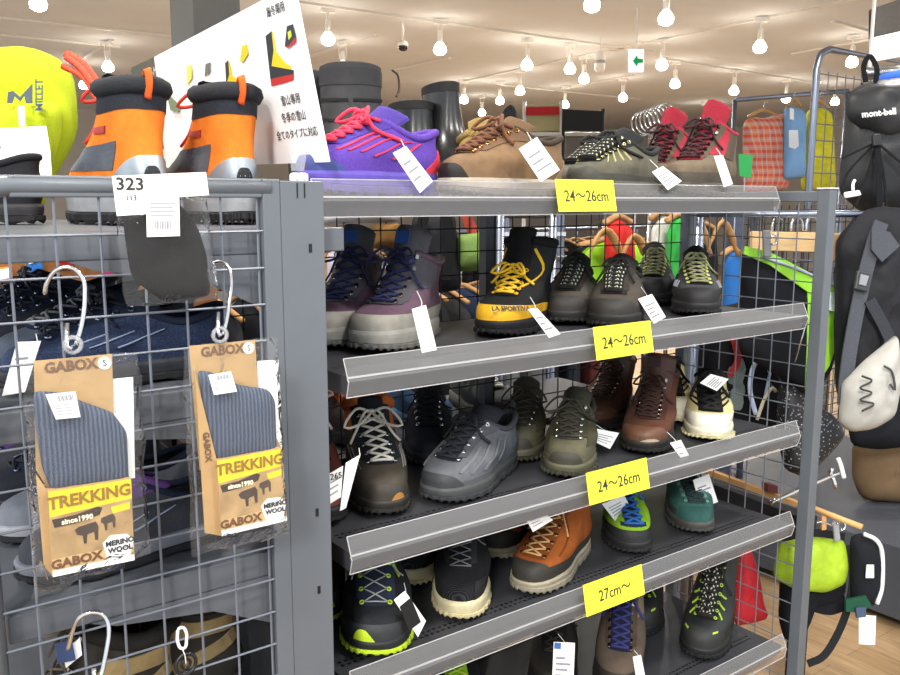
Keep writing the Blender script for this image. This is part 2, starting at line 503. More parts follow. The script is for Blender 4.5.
    if g('eyelet'):
        em = metal(g('eyelet')) if g('eyelet_metal', 1) else plastic(g('eyelet'))
        me = None
        for i, t in enumerate(ts):
            for s in (-1, 1):
                p = T.offy(t, s*(hw+.004), .0035); nv = T.n(t, T.phi_at(t, s*(hw+.004)))
                fr = frame(p, (0, 1, 0), nv)
                if me is None:
                    hook = g('hook', 0)
                    e = MB().tube([(.0035*math.cos(a), .0035*math.sin(a), 0) for a in [2*PI*k/10 for k in range(10)]], .0014, 5, closed=True)
                    if hook: e.box((0, 0, .002), (.006, .008, .0035))
                    o = e.build('eyelet', em, root); me = o.data
                else:
                    o = bpy.data.objects.new('eyelet', me); COL.objects.link(o); o.parent = root
                o.matrix_local = fr
    # ---- pull loop at the heel
    if g('loop'):
        p = T.S(1, 1); mb = MB()
        mb.tube(cr([p+Vector((-.004, 0, -.02)), p+Vector((-.014, 0, .002)), p+Vector((-.008, 0, .022)), p+Vector((.002, 0, .012))], 12), .006, 6, flat=.35)
        mb.build('pull_loop', g('loop') if not isinstance(g('loop'), str) else fabric(g('loop')), root, smooth=True)
    if g('mark'):
        s_, size, mc, t, phi = spec['mark']
        p = T.off(t, phi, .003); nv = T.n(t, phi); sg = 1 if phi < 0 else -1
        tg = (T.S(t, phi-.02*sg*-1)-T.S(t, phi))
        xdir = Vector((sg*1., 0, 0)); xdir = (T.S(t, abs(phi)*(1 if phi > 0 else -1)-.03*(1 if phi > 0 else -1))-T.S(t, phi))*(1 if phi < 0 else -1)
        text(s_, size, plastic(mc), root, frame(p, xdir, nv), 'brand_mark', sx=1.1, bold=.0003)
    return root
def put(o, x, y, z, ang, label, group=None, cat='shoe', roll=0., pitch=0.):
    """toe tip at (x, y), sole on z, toe pointing along ang (degrees, -90 faces the aisle)"""
    o['label'] = label; o['category'] = cat
    if group: o['group'] = group
    return o
def place(o, toe, ang, label, L=.3, group=None, cat='hiking shoe', lift=0.):
    a = R(ang)
    o.rotation_euler = (0, 0, a)
    o.location = (toe[0]-L*math.cos(a), toe[1]-L*math.sin(a), toe[2]+lift)
    return tag(o, label, cat, group)
# ------------------------------------------------------------------ the room
def wood_floor():
    m = bpy.data.materials.new('oak_planks'); m.use_nodes = True
    nt = m.node_tree; b = nt.nodes['Principled BSDF']; b.inputs['Roughness'].default_value = .45
    tc = nt.nodes.new('ShaderNodeTexCoord'); mp = nt.nodes.new('ShaderNodeMapping'); mp.inputs['Rotation'].default_value = (0, 0, R(90))
    br = nt.nodes.new('ShaderNodeTexBrick'); br.inputs['Scale'].default_value = 1
    br.inputs['Brick Width'].default_value = .9; br.inputs['Row Height'].default_value = .1; br.inputs['Mortar Size'].default_value = .0012
    br.inputs['Color1'].default_value = lin('a88c6a'); br.inputs['Color2'].default_value = lin('967a58'); br.inputs['Mortar'].default_value = lin('755b40')
    n = nt.nodes.new('ShaderNodeTexNoise'); n.inputs['Scale'].default_value = 8; n.inputs['Detail'].default_value = 6
    m2 = nt.nodes.new('ShaderNodeMapping'); m2.inputs['Scale'].default_value = (9, .8, 1)
    mx = nt.nodes.new('ShaderNodeMix'); mx.data_type = 'RGBA'; mx.blend_type = 'OVERLAY'; mx.inputs[0].default_value = .55
    L = nt.links.new
    L(tc.outputs['Object'], mp.inputs[0]); L(mp.outputs[0], br.inputs['Vector'])
    L(tc.outputs['Object'], m2.inputs[0]); L(m2.outputs[0], n.inputs['Vector'])
    L(br.outputs['Color'], mx.inputs[6]); L(n.outputs['Fac'], mx.inputs[7]); L(mx.outputs[2], b.inputs['Base Color'])
    return m
CEIL = 3.12
structure('floor', MB().b2((-3, -2, -.1), (17, 17, 0)), wood_floor())
structure('ceiling', MB().b2((-1.3, -.9, CEIL), (17, 17, CEIL+.1)), mat('cdd1d8', .9, .03, 3))
structure('wall_back', MB().b2((-3, 17, 0), (17, 17.1, CEIL)), mat('bdb8b0', .9, .03, 3))
structure('wall_right', MB().b2((17, -2, 0), (17.1, 17, CEIL)), mat('bdb8b0', .9, .03, 3))

GREY = mat('636970', .42, .04, 15, .05, None, .15, 'noise', .4)
GREY2 = mat('5d6168', .5, .05, 20, .05, None, .1, 'noise', .35)
DARKSHELF = mat('3a3b40', .5, .07, 30, .05)
WIRE = mat('767b86', .4, .05, 30, 0, None, .3)
BLACKWIRE = mat('2a2b2e', .5, .05, 30, 0, None, .2)
RAIL = clear((.97, .975, .98), .30, .05, 'clear_rail', .2, 0., .36)
CLEARBAG = clear((.985, .99, .995), .025, .10, 'clear_film', .1, .6)
CHROME = metal('d8d8da', .12)
WHITE = paper('f4f4f2')
YELLOW = mat('f2ee3c', .6, .02, 20)
INK = plastic('2c2c2c', .6)

# ------------------------------------------------------------------ right shelving unit
YF, YB = 1.10, 1.50          # shelf front and back
XL, XR = .613, 1.812
SHZ = [1.47+v for v in (.006, -.258, -.535, -.757, -1.07)]
unit = empty('shelving_unit', (1.2, 1.3, 0), label='wide grey steel shelving unit with open perforated shelves facing the viewer', cat='shelving unit')
K = 1.0                      # bay units are metres
def kk(o):
    o.data.transform(Matrix.Translation(CAM) @ Matrix.Scale(K, 4) @ Matrix.Translation(-CAM)); return o
FL = 1.47-1.47/K             # floor level in bay units
def loc(o, root):            # world-space mesh kept under a root that stands elsewhere
    kk(o); o.matrix_parent_inverse = Matrix.Translation(-root.location)
    return o
for i, z in enumerate(SHZ):
    yf = 1.19 if i == 0 else YF
    mb = MB().b2((XL+.004, yf+.004, z-.03), (XR-.004, YB-.004, z))
    k = int((XR-XL-.04)/.012)
    for j in range(k):
        for yy in (yf+.066, yf+.078):
            x = XL+.02+j*.012
            mb.b2((x, yy, z-.001), (x+.006, yy+.005, z+.0004), 1)
    sh = loc(mb.build('shelf', [DARKSHELF, plastic('08080a')], unit), unit)
    h = .027
    # extruded clear price rail, leaning back, with its middle rib
    prof = [(-.002, -.031), (-.0095, -.006), (-.0055, -.0015), (-.006, .001), (.0055, h)]
    mb = MB().grid([[(x, yf+a, z+b) for a, b in prof] for x in (XL, XR)])
    e1 = MB()
    for a, b in (prof[0], prof[4]): e1.tube([(XL, yf+a, z+b), (XR, yf+a, z+b)], .0009, 6)
    e1.box(((XL+XR)/2, yf-.0065, z), (XR-XL, .0012, .003))
    for x in (XL, XR): e1.tube([(x, yf+a, z+b) for a, b in prof], .0009, 5)
    EDGE = clear((.97, .975, .98), .6, .1, 'clear_edge', .2, 0., .6)
    rl = kk(mb.build('price_rail', RAIL, sh)); rl['label'] = 'clear plastic price rail'; kk(e1.build('rail_edge', EDGE, sh))
# end panel at the right: posts, beam, grid
loc(MB().b2((1.860, 1.087, FL), (1.891, 1.117, 1.497)).build('post', GREY, unit, bevel=.002), unit)
loc(MB().b2((1.860, 1.475, FL), (1.891, 1.505, 1.497)).build('post', GREY, unit, bevel=.002), unit)
loc(MB().b2((1.858, 1.085, 1.497), (1.893, 1.119, 1.5)).build('post_cap', plastic('d9d9d6'), unit), unit)
loc(MB().b2((1.862, 1.117, 1.468), (1.889, 1.475, 1.492)).build('top_beam', GREY, unit, bevel=.002), unit)
loc(MB().b2((1.862, 1.117, FL+.1), (1.889, 1.475, FL+.13)).build('bottom_beam', GREY, unit, bevel=.002), unit)
def grid_panel(o, u, v, w, h, step, r, su=None, off=0, off2=0):
    """welded wire grid from corner o along u (width w) and v (height h)"""
    mb = MB(); o, u, v = Vector(o), Vector(u), Vector(v); n = u.cross(v)*r*1.6
    x = off
    while x <= w+1e-6: mb.tube([o+u*x, o+u*x+v*h], r, 5); x += su or step
    y = off2
    while y <= h+1e-6: mb.tube([o+v*y+n, o+v*y+u*w+n], r, 5); y += step
    return mb
loc(grid_panel((1.868, 1.117, FL+.13), (0, 1, 0), (0, 0, 1), .358, 1.338-FL, .05, .0017, off=.0, off2=.002).build('wire_panel', WIRE, unit), unit)
loc(grid_panel((.58, 1.503, FL+.08), (1, 0, 0), (0, 0, 1), 1.28, 1.395-FL, .05, .0015, off=.045, off2=.031).build('wire_back', BLACKWIRE, unit), unit)
loc(MB().b2((.58, 1.495, 1.47), (1.86, 1.515, 1.49)).build('back_beam', GREY2, unit), unit)
loc(MB().b2((1.20, 1.505, FL), (1.225, 1.53, 1.49)).build('back_post', GREY2, unit), unit)
loc(MB().b2((.60, 1.12, FL), (1.83, 1.5, FL+.15)).build('base', GREY2, unit), unit)

# ------------------------------------------------------------------ left shelving unit, end on
lunit = empty('shelving_unit', (.33, 1.5, 0), label='grey shelving unit seen end on, closed by a wire end panel', cat='shelving unit')
LY0, LY1 = 1.087, 2.0
mb = MB().b2((.511, 1.087, FL), (.577, 1.10, 1.497))
up = loc(mb.build('upright', GREY, lunit, bevel=.0015), lunit)
for z in (1.405, 1.02, .9, .62):
    kk(MB().b2((.552, 1.0862, z-.006), (.5565, 1.09, z+.006)).build('slot', plastic('0a0a0c'), up))
for x in (.5365, .5475):
    kk(MB().b2((x-.0008, 1.0862, 1.474), (x+.0008, 1.09, 1.494)).build('slot', plastic('0a0a0c'), up))
loc(MB().b2((.515, 1.10, FL), (.573, 1.99, FL+.1)).build('base', GREY2, lunit), lunit)
loc(MB().b2((.525, 1.96, FL), (.573, 1.99, 1.497)).build('upright', GREY, lunit), lunit)
# tubular frame with a rounded outer corner
fx0, fx1, fz = .128, .498, 1.487
pts = [(fx0, 1.095, FL), (fx0, 1.095, fz-.05)]+[(fx0+.05-.05*math.cos(a), 1.095, fz-.05+.05*math.sin(a)) for a in [PI/2*k/6 for k in range(1, 7)]]+[(fx1, 1.095, fz)]
mb = MB().tube(pts, .0125, 4)
loc(MB().tube(pts, .0125, 8).build('panel_frame', GREY, lunit, smooth=True), lunit)
loc(MB().b2((.485, 1.086, FL), (.511, 1.104, 1.499)).build('panel_frame', GREY, lunit, bevel=.002), lunit)
loc(MB().b2((.18, 1.086, 1.474), (.485, 1.104, 1.499)).build('panel_frame', GREY, lunit, bevel=.002), lunit)
loc(grid_panel((.128, 1.092, FL+.05), (1, 0, 0), (0, 0, 1), .36, 1.435-FL, .0495, .0017, su=.0505, off=.048, off2=.0435).build('wire_panel', WIRE, lunit), lunit)
LSH = [1.432, 1.47+at(184, 391, Y=1.1).z-1.47, at(237, 562, Y=1.1).z, at(230, 745, Y=1.1).z]
for i, z in enumerate(LSH):
    th = (.034, .04, .036, .036)[i]
    sh = loc(MB().b2((.145, 1.108, z-th), (.62 if i == 0 else .511, 1.96, z)).build('shelf', [GREY2, plastic('08080a')], lunit, bevel=.002), lunit)
    mb = MB()
    prof = [(.143, z-.036), (.116, z-.006), (.127, z+.021)]
    mb = MB().grid([[(x, y, zz) for x, zz in prof] for y in (1.112, 1.95)])
    kk(mb.build('price_rail', RAIL, sh))['label'] = 'clear plastic price rail'
    # cantilever bracket under the near end
    kk(MB().slab([(.51, 1.106, z-th), (.24, 1.106, z-th), (.27, 1.106, z-th-.012), (.40, 1.106, z-th-.03), (.51, 1.106, z-th-.085)], (0, -1, 0), .004).build('bracket', GREY2, sh))
loc(MB().b2((.508, 1.11, FL+.1), (.512, 1.96, 1.0)).build('back_panel', mat('2b2c30', .6), lunit), lunit)
SHZ = [1.47+(z-1.47)*K for z in SHZ]; LSH = [1.47+(z-1.47)*K for z in LSH]
YF, YB, XL, XR = YF*K, YB*K, XL*K, XR*K
# ------------------------------------------------------------------ yellow size cards in the rails
def size_card(s, x0, y0, x1, y1, yp, label):
    yp *= K
    a, b = at(x0, y0, Y=yp), at(x1, y1, Y=yp)
    w = b.x-a.x; c = (a+b)/2
    fr = frame((c.x, yp, c.z), (1, 0, 0), (0, -.97, .2))
    o = MB().slab([(-w/2, -.030, 0), (w/2, -.030, 0), (w/2, .030, 0), (-w/2, .030, 0)], (0, 0, 1), .0008).build('size_card', YELLOW, bevel=0)
    o.matrix_world = fr
    tag(o, label, 'size card', 'yellow size cards on the shelf fronts')
    text(s, .03, INK, o, Matrix.Translation((0, -.002, .0004)), 'lettering', bold=.0002, sx=.92)
    return o
size_card('24～26cm', 557, 195, 615, 196, 1.172, 'yellow card reading 24～26cm on the top shelf front')
size_card('24～26cm', 595, 344, 652, 336, 1.080, 'yellow card reading 24～26cm below the black low shoes on the second shelf')
size_card('24～26cm', 588, 485, 648, 477, 1.080, 'yellow card reading 24～26cm below the brown tall boots on the third shelf')
size_card('27cm～', 585, 595, 643, 585, 1.080, 'yellow card reading 27cm～ on the fourth shelf front')
# ------------------------------------------------------------------ shoes on the right-hand unit
def S(row, px, py, ang, spec, label, name='hiking_shoe', group=None, cat='hiking shoe', proto=None, L=None):
    z = SHZ[row] if row < 10 else LSH[row-10]
    o = copy_tree(proto) if proto is not None else shoe(name, spec)
    p = at(px, py, Z=z) if not isinstance(py, tuple) else Vector((at(px, 190, Y=py[1]).x, py[1], z))
    return place(o, p, ang, label, spec.get('L', .3), group, cat, .0005)
def mirror(o): o.scale = (1, -1, 1); return o

# -- second shelf
purple = dict(prof='high', wf=.053, height=.7, upper=suede('5b4655'), tongue=leather('4c4b52'), tongue_ext=.05, tongue_w=.034, laces='23264a', lace_flat=.5, lace_r=.004, lace_w=.02, rows=6, bow=1.2,
    lining='3a3238', collar=leather('5d4454'), collar_r=.008, mid='8b8a84', out='5d5c58', outsole=.35, sole=(.026, .03), eyelet='9a9a98', hook=1, tongue_patch=('2d4f8c', None), loop=None,
    over=[('toe_cap', suede('8d8a82'), 'rand', .2, .25), ('cuff', leather('49474c'), 'side', .62, .98, .18, .5, 0), ('eyestay', leather('4d4a50'), 'eyestay', .42, .024, .013), ('heel_counter', suede('7c7a76'), 'heel', .42, .28)])
a = S(1, 358, 355, -150, purple, 'grey and purple suede mountain boot with a blue tongue label, nearest the upright', 'hiking_boot', cat='hiking boot')
mirror(S(1, 326, 352, -135, purple, 'grey and purple boot half hidden behind its mate on the second shelf', cat='hiking boot', proto=a))
yell = dict(prof='alpine', height=.72, wf=.052, upper=fabric('1e1e20'), tongue=fabric('19191b'), tongue_ext=.025, laces='d9b02c', lace_r=.0028, rows=5, lace=(.38, .72), bow=.9, collar=fabric('18181a'), collar_r=.009, wc=.05, mid='17171a', out='141416',
    lining='8c1e22', eyelet='d9a520', eyelet_metal=0, over=[('rand', rubber('d3a11e'), 'rand', .2, .1), ('gaiter', fabric('232325'), 'band', .62, .97, -.03), ('piping', fabric('d9b02c'), 'stripe', [[(.5, .12), (.62, .3), (.75, .34), (.93, .2)]], .006), ('heel_patch', fabric('b23a26'), 'heel', .22, .2)], mark=('LA SPORTIVA', .013, '1a1a1a', .1, .17))
S(1, 484, 339, -154, yell, 'black alpine boot with yellow toe rand and yellow laces', 'mountain_boot', cat='mountaineering boot')
gb = dict(prof='low', wf=.053, upper=suede('4d4741'), tongue=fabric('2a2826'), laces='2b2b28', fleck=1, lace_r=.003, rows=8, lace=(.33, .95), lace_w=.017, bow=.7, double=1, mid='2c2b2a', out='242424', collar=fabric('2c2a28'), over=[('toe_cap', rubber('343230'), 'toecap', .26, .33), ('rand', rubber('343230'), 'rand', .1, .1), ('eyestay', suede('3c3733'), 'eyestay', .4, .019, .01)])
b = S(1, 603, 331, -148, gb, 'grey-brown low shoe with black speckled laces above the yellow card', cat='low hiking shoe')
mirror(S(1, 570, 327, -138, gb, 'grey-brown low shoe with speckled laces, right behind the yellow-toed alpine boot', cat='low hiking shoe', proto=b))
ap = dict(prof='low', upper=suede('46474a'), tongue=fabric('1b1b1d'), tongue_ext=.04, laces='8b8c66', lace_r=.0022, rows=7, lace=(.34, .96), bow=.6, mid='2b2b2d', out='222224', collar=fabric('c8cc9a'), collar_r=.004, eyelet='c8ce6a', eyelet_metal=0, lining='202022',
    over=[('rand', rubber('29292b'), 'rand', .24, .16), ('toe_cap', rubber('29292b'), 'toecap', .3, .3), ('eyestay', mesh_cloth('3a3b3e'), 'eyestay', .36, .02, .011), ('overlay', fabric('8f9298'), 'stripe', [[(.22, .3), (.4, .25)], [(.22, .34), (.42, .29)], [(.22, .38), (.42, .33)]], .0018)])
c_ = S(1, 693, 318, -142, ap, 'black and grey approach shoe with pale green collar, rightmost on the second shelf', 'approach_shoe', cat='approach shoe')
mirror(S(1, 657, 307, -136, ap, 'black and grey approach shoe tucked behind its pale-collared mate', cat='approach shoe', proto=c_))

# -- third shelf
br = dict(prof='mid', wf=.05, upper=suede('4c453c'), tongue=fabric('23262c'), tongue_ext=.0, wc=.044, laces='c9c5b8', lace_r=.0026, rows=6, lace=(.36, .85), bow=1.3, mid='2e2c28', out='282622', collar=fabric('b2602c'), collar_r=.012, lining='27414e', eyelet='8a8a86',
    over=[('toe_cap', rubber('3c3831'), 'toecap', .17, .34), ('eyestay', fabric('24272c'), 'eyestay', .38, .022, .012), ('cuff', fabric('b2602c'), 'side', .7, .97, .1, .45, 0), ('overlay', fabric('9b9a94'), 'stripe', [[(.25, .2), (.5, .3)], [(.25, .25), (.5, .36)]], .002), ('bumper', rubber('a8753a'), 'side', .0, .05, .03, .17, 0, 1)], loop='9a9a98')
S(2, 380, 520, -116, br, 'brown suede shoe with orange collar and loose white laces', cat='hiking shoe')
red = dict(prof='high', upper=leather('6a3427'), tongue=fabric('252528'), laces='b9b8b0', lace_r=.003, rows=6, mid='232323', out='1c1c1c', collar=fabric('222222'), over=[('cuff', fabric('1f2022'), 'band', .5, .97, 0)], bow=1.2, q=0)
S(2, 317, 530, -110, red, 'reddish brown boot with pale laces, cut off by the grey upright', 'hiking_boot', cat='hiking boot')
navy = dict(prof='low', upper=mesh_cloth('1d2433'), tongue=fabric('171c28'), laces='15171c', rows=6, mid='171a22', out='14161b', collar=fabric('191d27'), eyelet='c9cdd4', bow=.7, over=[('toe_cap', rubber('1b202c'), 'toecap', .26, .33), ('eyestay', fabric('1f2636'), 'eyestay', .4, .02, .012)])
S(2, 424, 470, -128, navy, 'dark navy shoe standing behind the grey shoe', cat='low hiking shoe')
gr = dict(prof='low', wf=.055, upper=suede('63656a'), tongue=fabric('2a2c33'), tongue_ext=.035, laces='22242b', lace_r=.0032, rows=6, lace=(.36, .95), bow=.7, mid='4a4b4c', out='35363a', collar=fabric('45474c'), eyelet='eef0f2', lining='303238', loop='3a3c40',
    over=[('toe_cap', rubber('3b3d40'), 'toecap', .19, .26), ('rand', rubber('57595c'), 'rand', .07, .12), ('eyestay', suede('55575c'), 'eyestay', .4, .02, .012), ('overlay', suede('6e7074'), 'stripe', [[(.15, .2), (.55, .27)], [(.12, .3), (.6, .36)], [(.12, .4), (.65, .45)], [(.12, .52), (.7, .54)]], .007)])
S(2, 428, 504, -160, gr, 'grey low shoe with dark laces and silver eyelets behind the third rail', cat='low hiking shoe')
ol = dict(prof='low', L=.27, wf=.048, upper=suede('5a5746'), tongue=fabric('3d3c33'), tongue_ext=.04, laces='3a362e', lace_r=.0023, rows=6, lace=(.38, .95), bow=1.2, mid='5d5a48', out='3a392f', collar=fabric('403f36'), eyelet='c8c8c0', lug=.005,
    over=[('toe_cap', rubber('3d3b33'), 'toecap', .2, .2), ('rand', rubber('615d49'), 'rand', .09, .1), ('eyestay', ribbed('4d4b3d', 260), 'eyestay', .38, .02, .014), ('side_panel', ribbed('57543f', 260), 'side', .2, .62, .22, .5, 0)])
o1 = S(2, 558, 481, -145, ol, 'olive suede shoe next to the tall brown boots, nearer of the pair', cat='low hiking shoe')
mirror(S(2, 521, 466, -134, dict(ol), 'darker olive shoe standing behind the grey shoe on its right', cat='low hiking shoe', proto=o1))
bw = dict(prof='high', wf=.052, height=.66, upper=suede('5a3a2e'), tongue=leather('4e3127'), tongue_ext=.04, tongue_w=.036, tongue_tilt=.12, laces='3b2620', lace_r=.0024, rows=8, lace=(.36, .9), bow=.9, mid='262321', out='201e1c', collar=leather('4a2f26'), lining='3a2620', eyelet='9a9690', hook=1, tongue_patch=('3a2a24', None),
    over=[('toe_cap', leather('634230'), 'toecap', .24, .34), ('rand', rubber('2b2826'), 'rand', .07, .1), ('bumper', rubber('a89a86'), 'side', .0, .03, .0, .2, 0, 1), ('eyestay', leather('4e3228'), 'eyestay', .38, .022, .012), ('heel_counter', leather('4a2f26'), 'heel', .4, .3)])
b1 = S(2, 634, 456, -152, bw, 'tall brown leather boot with dark laces, front one of the pair', 'hiking_boot', cat='hiking boot')
mirror(S(2, 594, 434, -150, bw, 'tall brown leather boot in shadow behind its mate', cat='hiking boot', proto=b1))
cm = dict(prof='mid', height=.72, L=.27, upper=suede('c9bd87'), tongue=fabric('1a1a1a'), tongue_ext=.01, laces='161616', lace_r=.004, rows=5, lace=(.3, .95), bow=.4, mid='d8d2ba', out='c2b98f', collar=fabric('1a1a1a'), outsole=.3, lug=.005, over=[('toe_cap', mat('dcd8c4', .7, .15, 25), 'rand', .3, .14), ('heel_counter', suede('b7a45a'), 'heel', .5, .3), ('side_panel', fabric('1d1d1b'), 'stripe', [[(.4, .12), (.5, .3)], [(.52, .13), (.6, .32)], [(.64, .14), (.72, .34)]], .007)])
c1 = S(2, 703, 443, -146, cm, 'cream and black shoe under a white tag beside the end panel', cat='low hiking shoe')
S(2, 668, 425, -140, cm, 'cream and black shoe mostly hidden behind its mate', cat='low hiking shoe', proto=c1)

# -- fourth shelf
lm = dict(prof='low', height=1.12, wf=.058, upper=fabric('222428'), tongue=fabric('2c3242'), tongue_ext=.045, laces='9aa09c', lace_r=.0012, rows=5, lace=(.36, .95), bow=.5, mid='232427', out='b4cf2c', outsole=.4, lug=.002, collar=fabric('1f2124'), eyelet='c4dc3c', eyelet_metal=0, spring=.016,
    over=[('toe_cap', rubber('2e3033'), 'toecap', .2, .4), ('toe_flame', rubber('b4cf2c'), 'side', .0, .1, .0, .16, 0, -1), ('eyestay', fabric('2f374c'), 'eyestay', .4, .02, .013), ('overlay', fabric('b4cf2c'), 'stripe', [[(.6, .3), (.95, .24)]], .007), ('saddle', rubber('17181a'), 'side', .08, .4, .16, .26, .03)], mark=('ON', .009, 'd8d8d8', .2, .2))
lm['mark'] = None
l1 = S(3, 368, 664, -127, lm, 'black shoe with bright lime toe sole, nearest the upright on the fourth shelf', 'trail_shoe', cat='trail shoe')
mirror(S(3, 322, 632, -112, lm, 'lime-soled black shoe mostly hidden behind the grey upright', cat='trail shoe', proto=l1))
bc = dict(prof='low', L=.295, wf=.05, upper=ribbed('27272a', 130), tongue=fabric('222226'), laces='6f7074', lace_r=.0012, rows=6, lace=(.4, .95), bow=.6, mid='cbbf9b', out='c4b78f', outsole=.35, lug=.002, sole=(.026, .032), collar=fabric('252528'), over=[('toe_cap', rubber('1f1f21'), 'side', .0, .2, -.14, -.3, 0), ('eyestay', fabric('333338'), 'eyestay', .45, .02, .01), ('side_panel', ribbed('2d2d31', 180), 'side', .15, .5, .3, .55, 0)])
k1 = S(3, 452, 623, -134, bc, 'black shoe with cream sole and thin grey laces', 'trail_shoe', cat='trail shoe')
mirror(S(3, 414, 590, -130, bc, 'cream-soled black shoe at the back, behind the lime-soled one', cat='trail shoe', proto=k1))
og = dict(prof='mid', height=.9, wf=.051, upper=suede('9a5426'), tongue=suede('7c4420'), tongue_ext=.03, laces='c39a66', lace_r=.002, rows=8, lace=(.26, .95), bow=.8, mid='a39a84', out='8f8876', outsole=.6, lug=.001, sole=(.018, .026), collar=leather('6d4426'), eyelet='a8865c', over=[('rand', rubber('36332f'), 'rand', .17, .16), ('toe_cap', rubber('36332f'), 'toecap', .26, .3), ('stitching', suede('83461f'), 'stripe', [[(.25, .27), (.55, .3), (.8, .2)]], .003)])
g1 = S(3, 518, 595, -160, og, 'orange-brown suede shoe with tan laces beside the yellow 27cm card', cat='hiking shoe')
mirror(S(3, 500, 563, -140, og, 'orange-brown suede shoe in shadow behind the cream-soled black shoe', cat='hiking shoe', proto=g1))
lg = dict(prof='low', L=.275, wf=.047, upper=suede('8cba2e'), tongue=fabric('2a3a44'), laces='2a62a8', lace_r=.003, rows=7, lace=(.22, .95), bow=.6, mid='2b2b2c', out='262627', collar=fabric('202224'), over=[('rand', rubber('2d2e2f'), 'rand', .2, .16), ('eyestay', suede('7fae2a'), 'eyestay', .26, .018, .012)])
S(3, 628, 557, -132, lg, 'lime green suede shoe with blue laces', 'approach_shoe', cat='approach shoe')
tl = dict(prof='low', L=.275, wf=.048, upper=mesh_cloth('3f6b64'), tongue=fabric('2f4f4c'), laces='2c3a3a', lace_r=.0022, rows=7, lace=(.3, .95), bow=.6, mid='4b4a46', out='3f3e3b', collar=fabric('2f4644'), eyelet='7aa89c', eyelet_metal=0, over=[('rand', rubber('43423f'), 'rand', .14, .14), ('toe_cap', suede('355a55'), 'toecap', .3, .3), ('eyestay', fabric('57857c'), 'eyestay', .36, .019, .011)])
S(3, 692, 536, -134, tl, 'teal mesh shoe with a white tag, alone at the right shelf end', cat='hiking shoe')

# -- fifth shelf
nv = dict(prof='high', wf=.052, upper=suede('5d5146'), tongue=fabric('23253a'), tongue_ext=.04, laces='33366e', lace_r=.0032, rows=9, lace=(.32, .97), bow=.5, mid='2a2826', out='232120', collar=fabric('2a2a36'), eyelet='a9a49a', hook=1, over=[('rand', rubber('332f2b'), 'rand', .12, .14), ('eyestay', suede('4b4038'), 'eyestay', .34, .022, .012), ('cuff', suede('7b6c5c'), 'side', .6, .95, .14, .4, 0)])
S(4, 610, 698, -145, nv, 'brown suede boot with purple-blue laces under the 27cm card', 'hiking_boot', cat='hiking boot')
dk = dict(prof='mid', upper=leather('201d1b'), tongue=fabric('1a1918'), laces='2d2724', rows=7, mid='1a1a1a', out='151515', collar=fabric('1c1b1a'), over=[('rand', rubber('191918'), 'rand', .12, .12)], bow=.9)
S(4, 545, 705, -140, dk, 'black boot in shadow behind the white price tag', 'hiking_boot', cat='hiking boot')
ng = dict(prof='low', upper=fabric('17181a'), tongue=fabric('8fc726'), tongue_ext=.055, tongue_w=.024, laces='b4cc3a', rows=6, mid='18181a', out='141416', collar=fabric('1d1e20'), bow=.8)
S(4, 455, 735, -125, ng, 'black shoe with neon green tongue at the bottom edge', 'trail_shoe', cat='trail shoe')
bl = dict(prof='high', wf=.053, height=.95, upper=leather('26282a'), tongue=fabric('1d1f20'), tongue_ext=.03, laces='2a2c2a', fleck=1, lace_r=.003, rows=8, lace=(.33, .96), double=1, bow=.9, mid='232425', out='1c1d1e', collar=fabric('202224'), eyelet='9fbf3c', eyelet_metal=0, over=[('toe_cap', rubber('2d2e2e'), 'toecap', .27, .36), ('rand', rubber('2a2b2b'), 'rand', .1, .12), ('overlay', fabric('a3c63c'), 'stripe', [[(.3, .2), (.4, .14)], [(.42, .22), (.5, .14)], [(.54, .24), (.6, .14)]], .003), ('badge', fabric('a3c63c'), 'stripe', [[(.14, .13), (.15, .19)]], .005)])
q1 = S(4, 692, 660, -158, bl, 'black boot with lime lace loops, rightmost on the fifth shelf', 'hiking_boot', cat='hiking boot')
mirror(S(4, 643, 640, -138, bl, 'black lime-trimmed boot in shadow behind its mate', cat='hiking boot', proto=q1))

# -- top shelf, seen side on
tr = dict(prof='low', wf=.05, upper=fabric('5a3f9c'), tongue=fabric('4a3a8a'), laces='d63a56', lace_r=.0034, rows=6, lace=(.42, .95), bow=1.0, mid='5a4aa6', out='4a3a8c', collar=fabric('5a3f9c'), collar_r=.007, sole=(.026, .036), lining='c03a4a', over=[('heel_counter', fabric('cf3a4c'), 'heel', .6, .3), ('toe_cap', rubber('3f4a86'), 'toecap', .2, .33), ('overlay', fabric('d43c56'), 'stripe', [[(.25, .2), (.75, .26)], [(.25, .27), (.8, .33)], [(.25, .34), (.82, .42)], [(.2, .42), (.8, .52)], [(.2, .5), (.7, .6)]], .005)], mark=('S', .03, '8a5a8c', .3, -.5))
S(0, 298, (0, 1.268), -172, tr, 'purple and red trail shoe beside the white poster on the top shelf', 'trail_shoe', cat='trail shoe')
tn = dict(prof='low', height=1.1, wf=.052, upper=suede('7a624a'), tongue=fabric('6b543e'), tongue_ext=.02, laces='6a4632', lace_r=.0034, rows=7, lace=(.38, .95), bow=1.0, mid='a59a8c', out='6a6056', collar=fabric('3f362e'), eyelet='b0703a', over=[('toe_cap', rubber('25221f'), 'toecap', .2, .22), ('heel_counter', suede('8a7660'), 'heel', .5, .25), ('eyestay', suede('6a5340'), 'eyestay', .42, .022, .012)])
S(0, 440, (0, 1.268), -178, tn, 'tan suede trail shoe with brown and orange laces on the top shelf', cat='low hiking shoe')
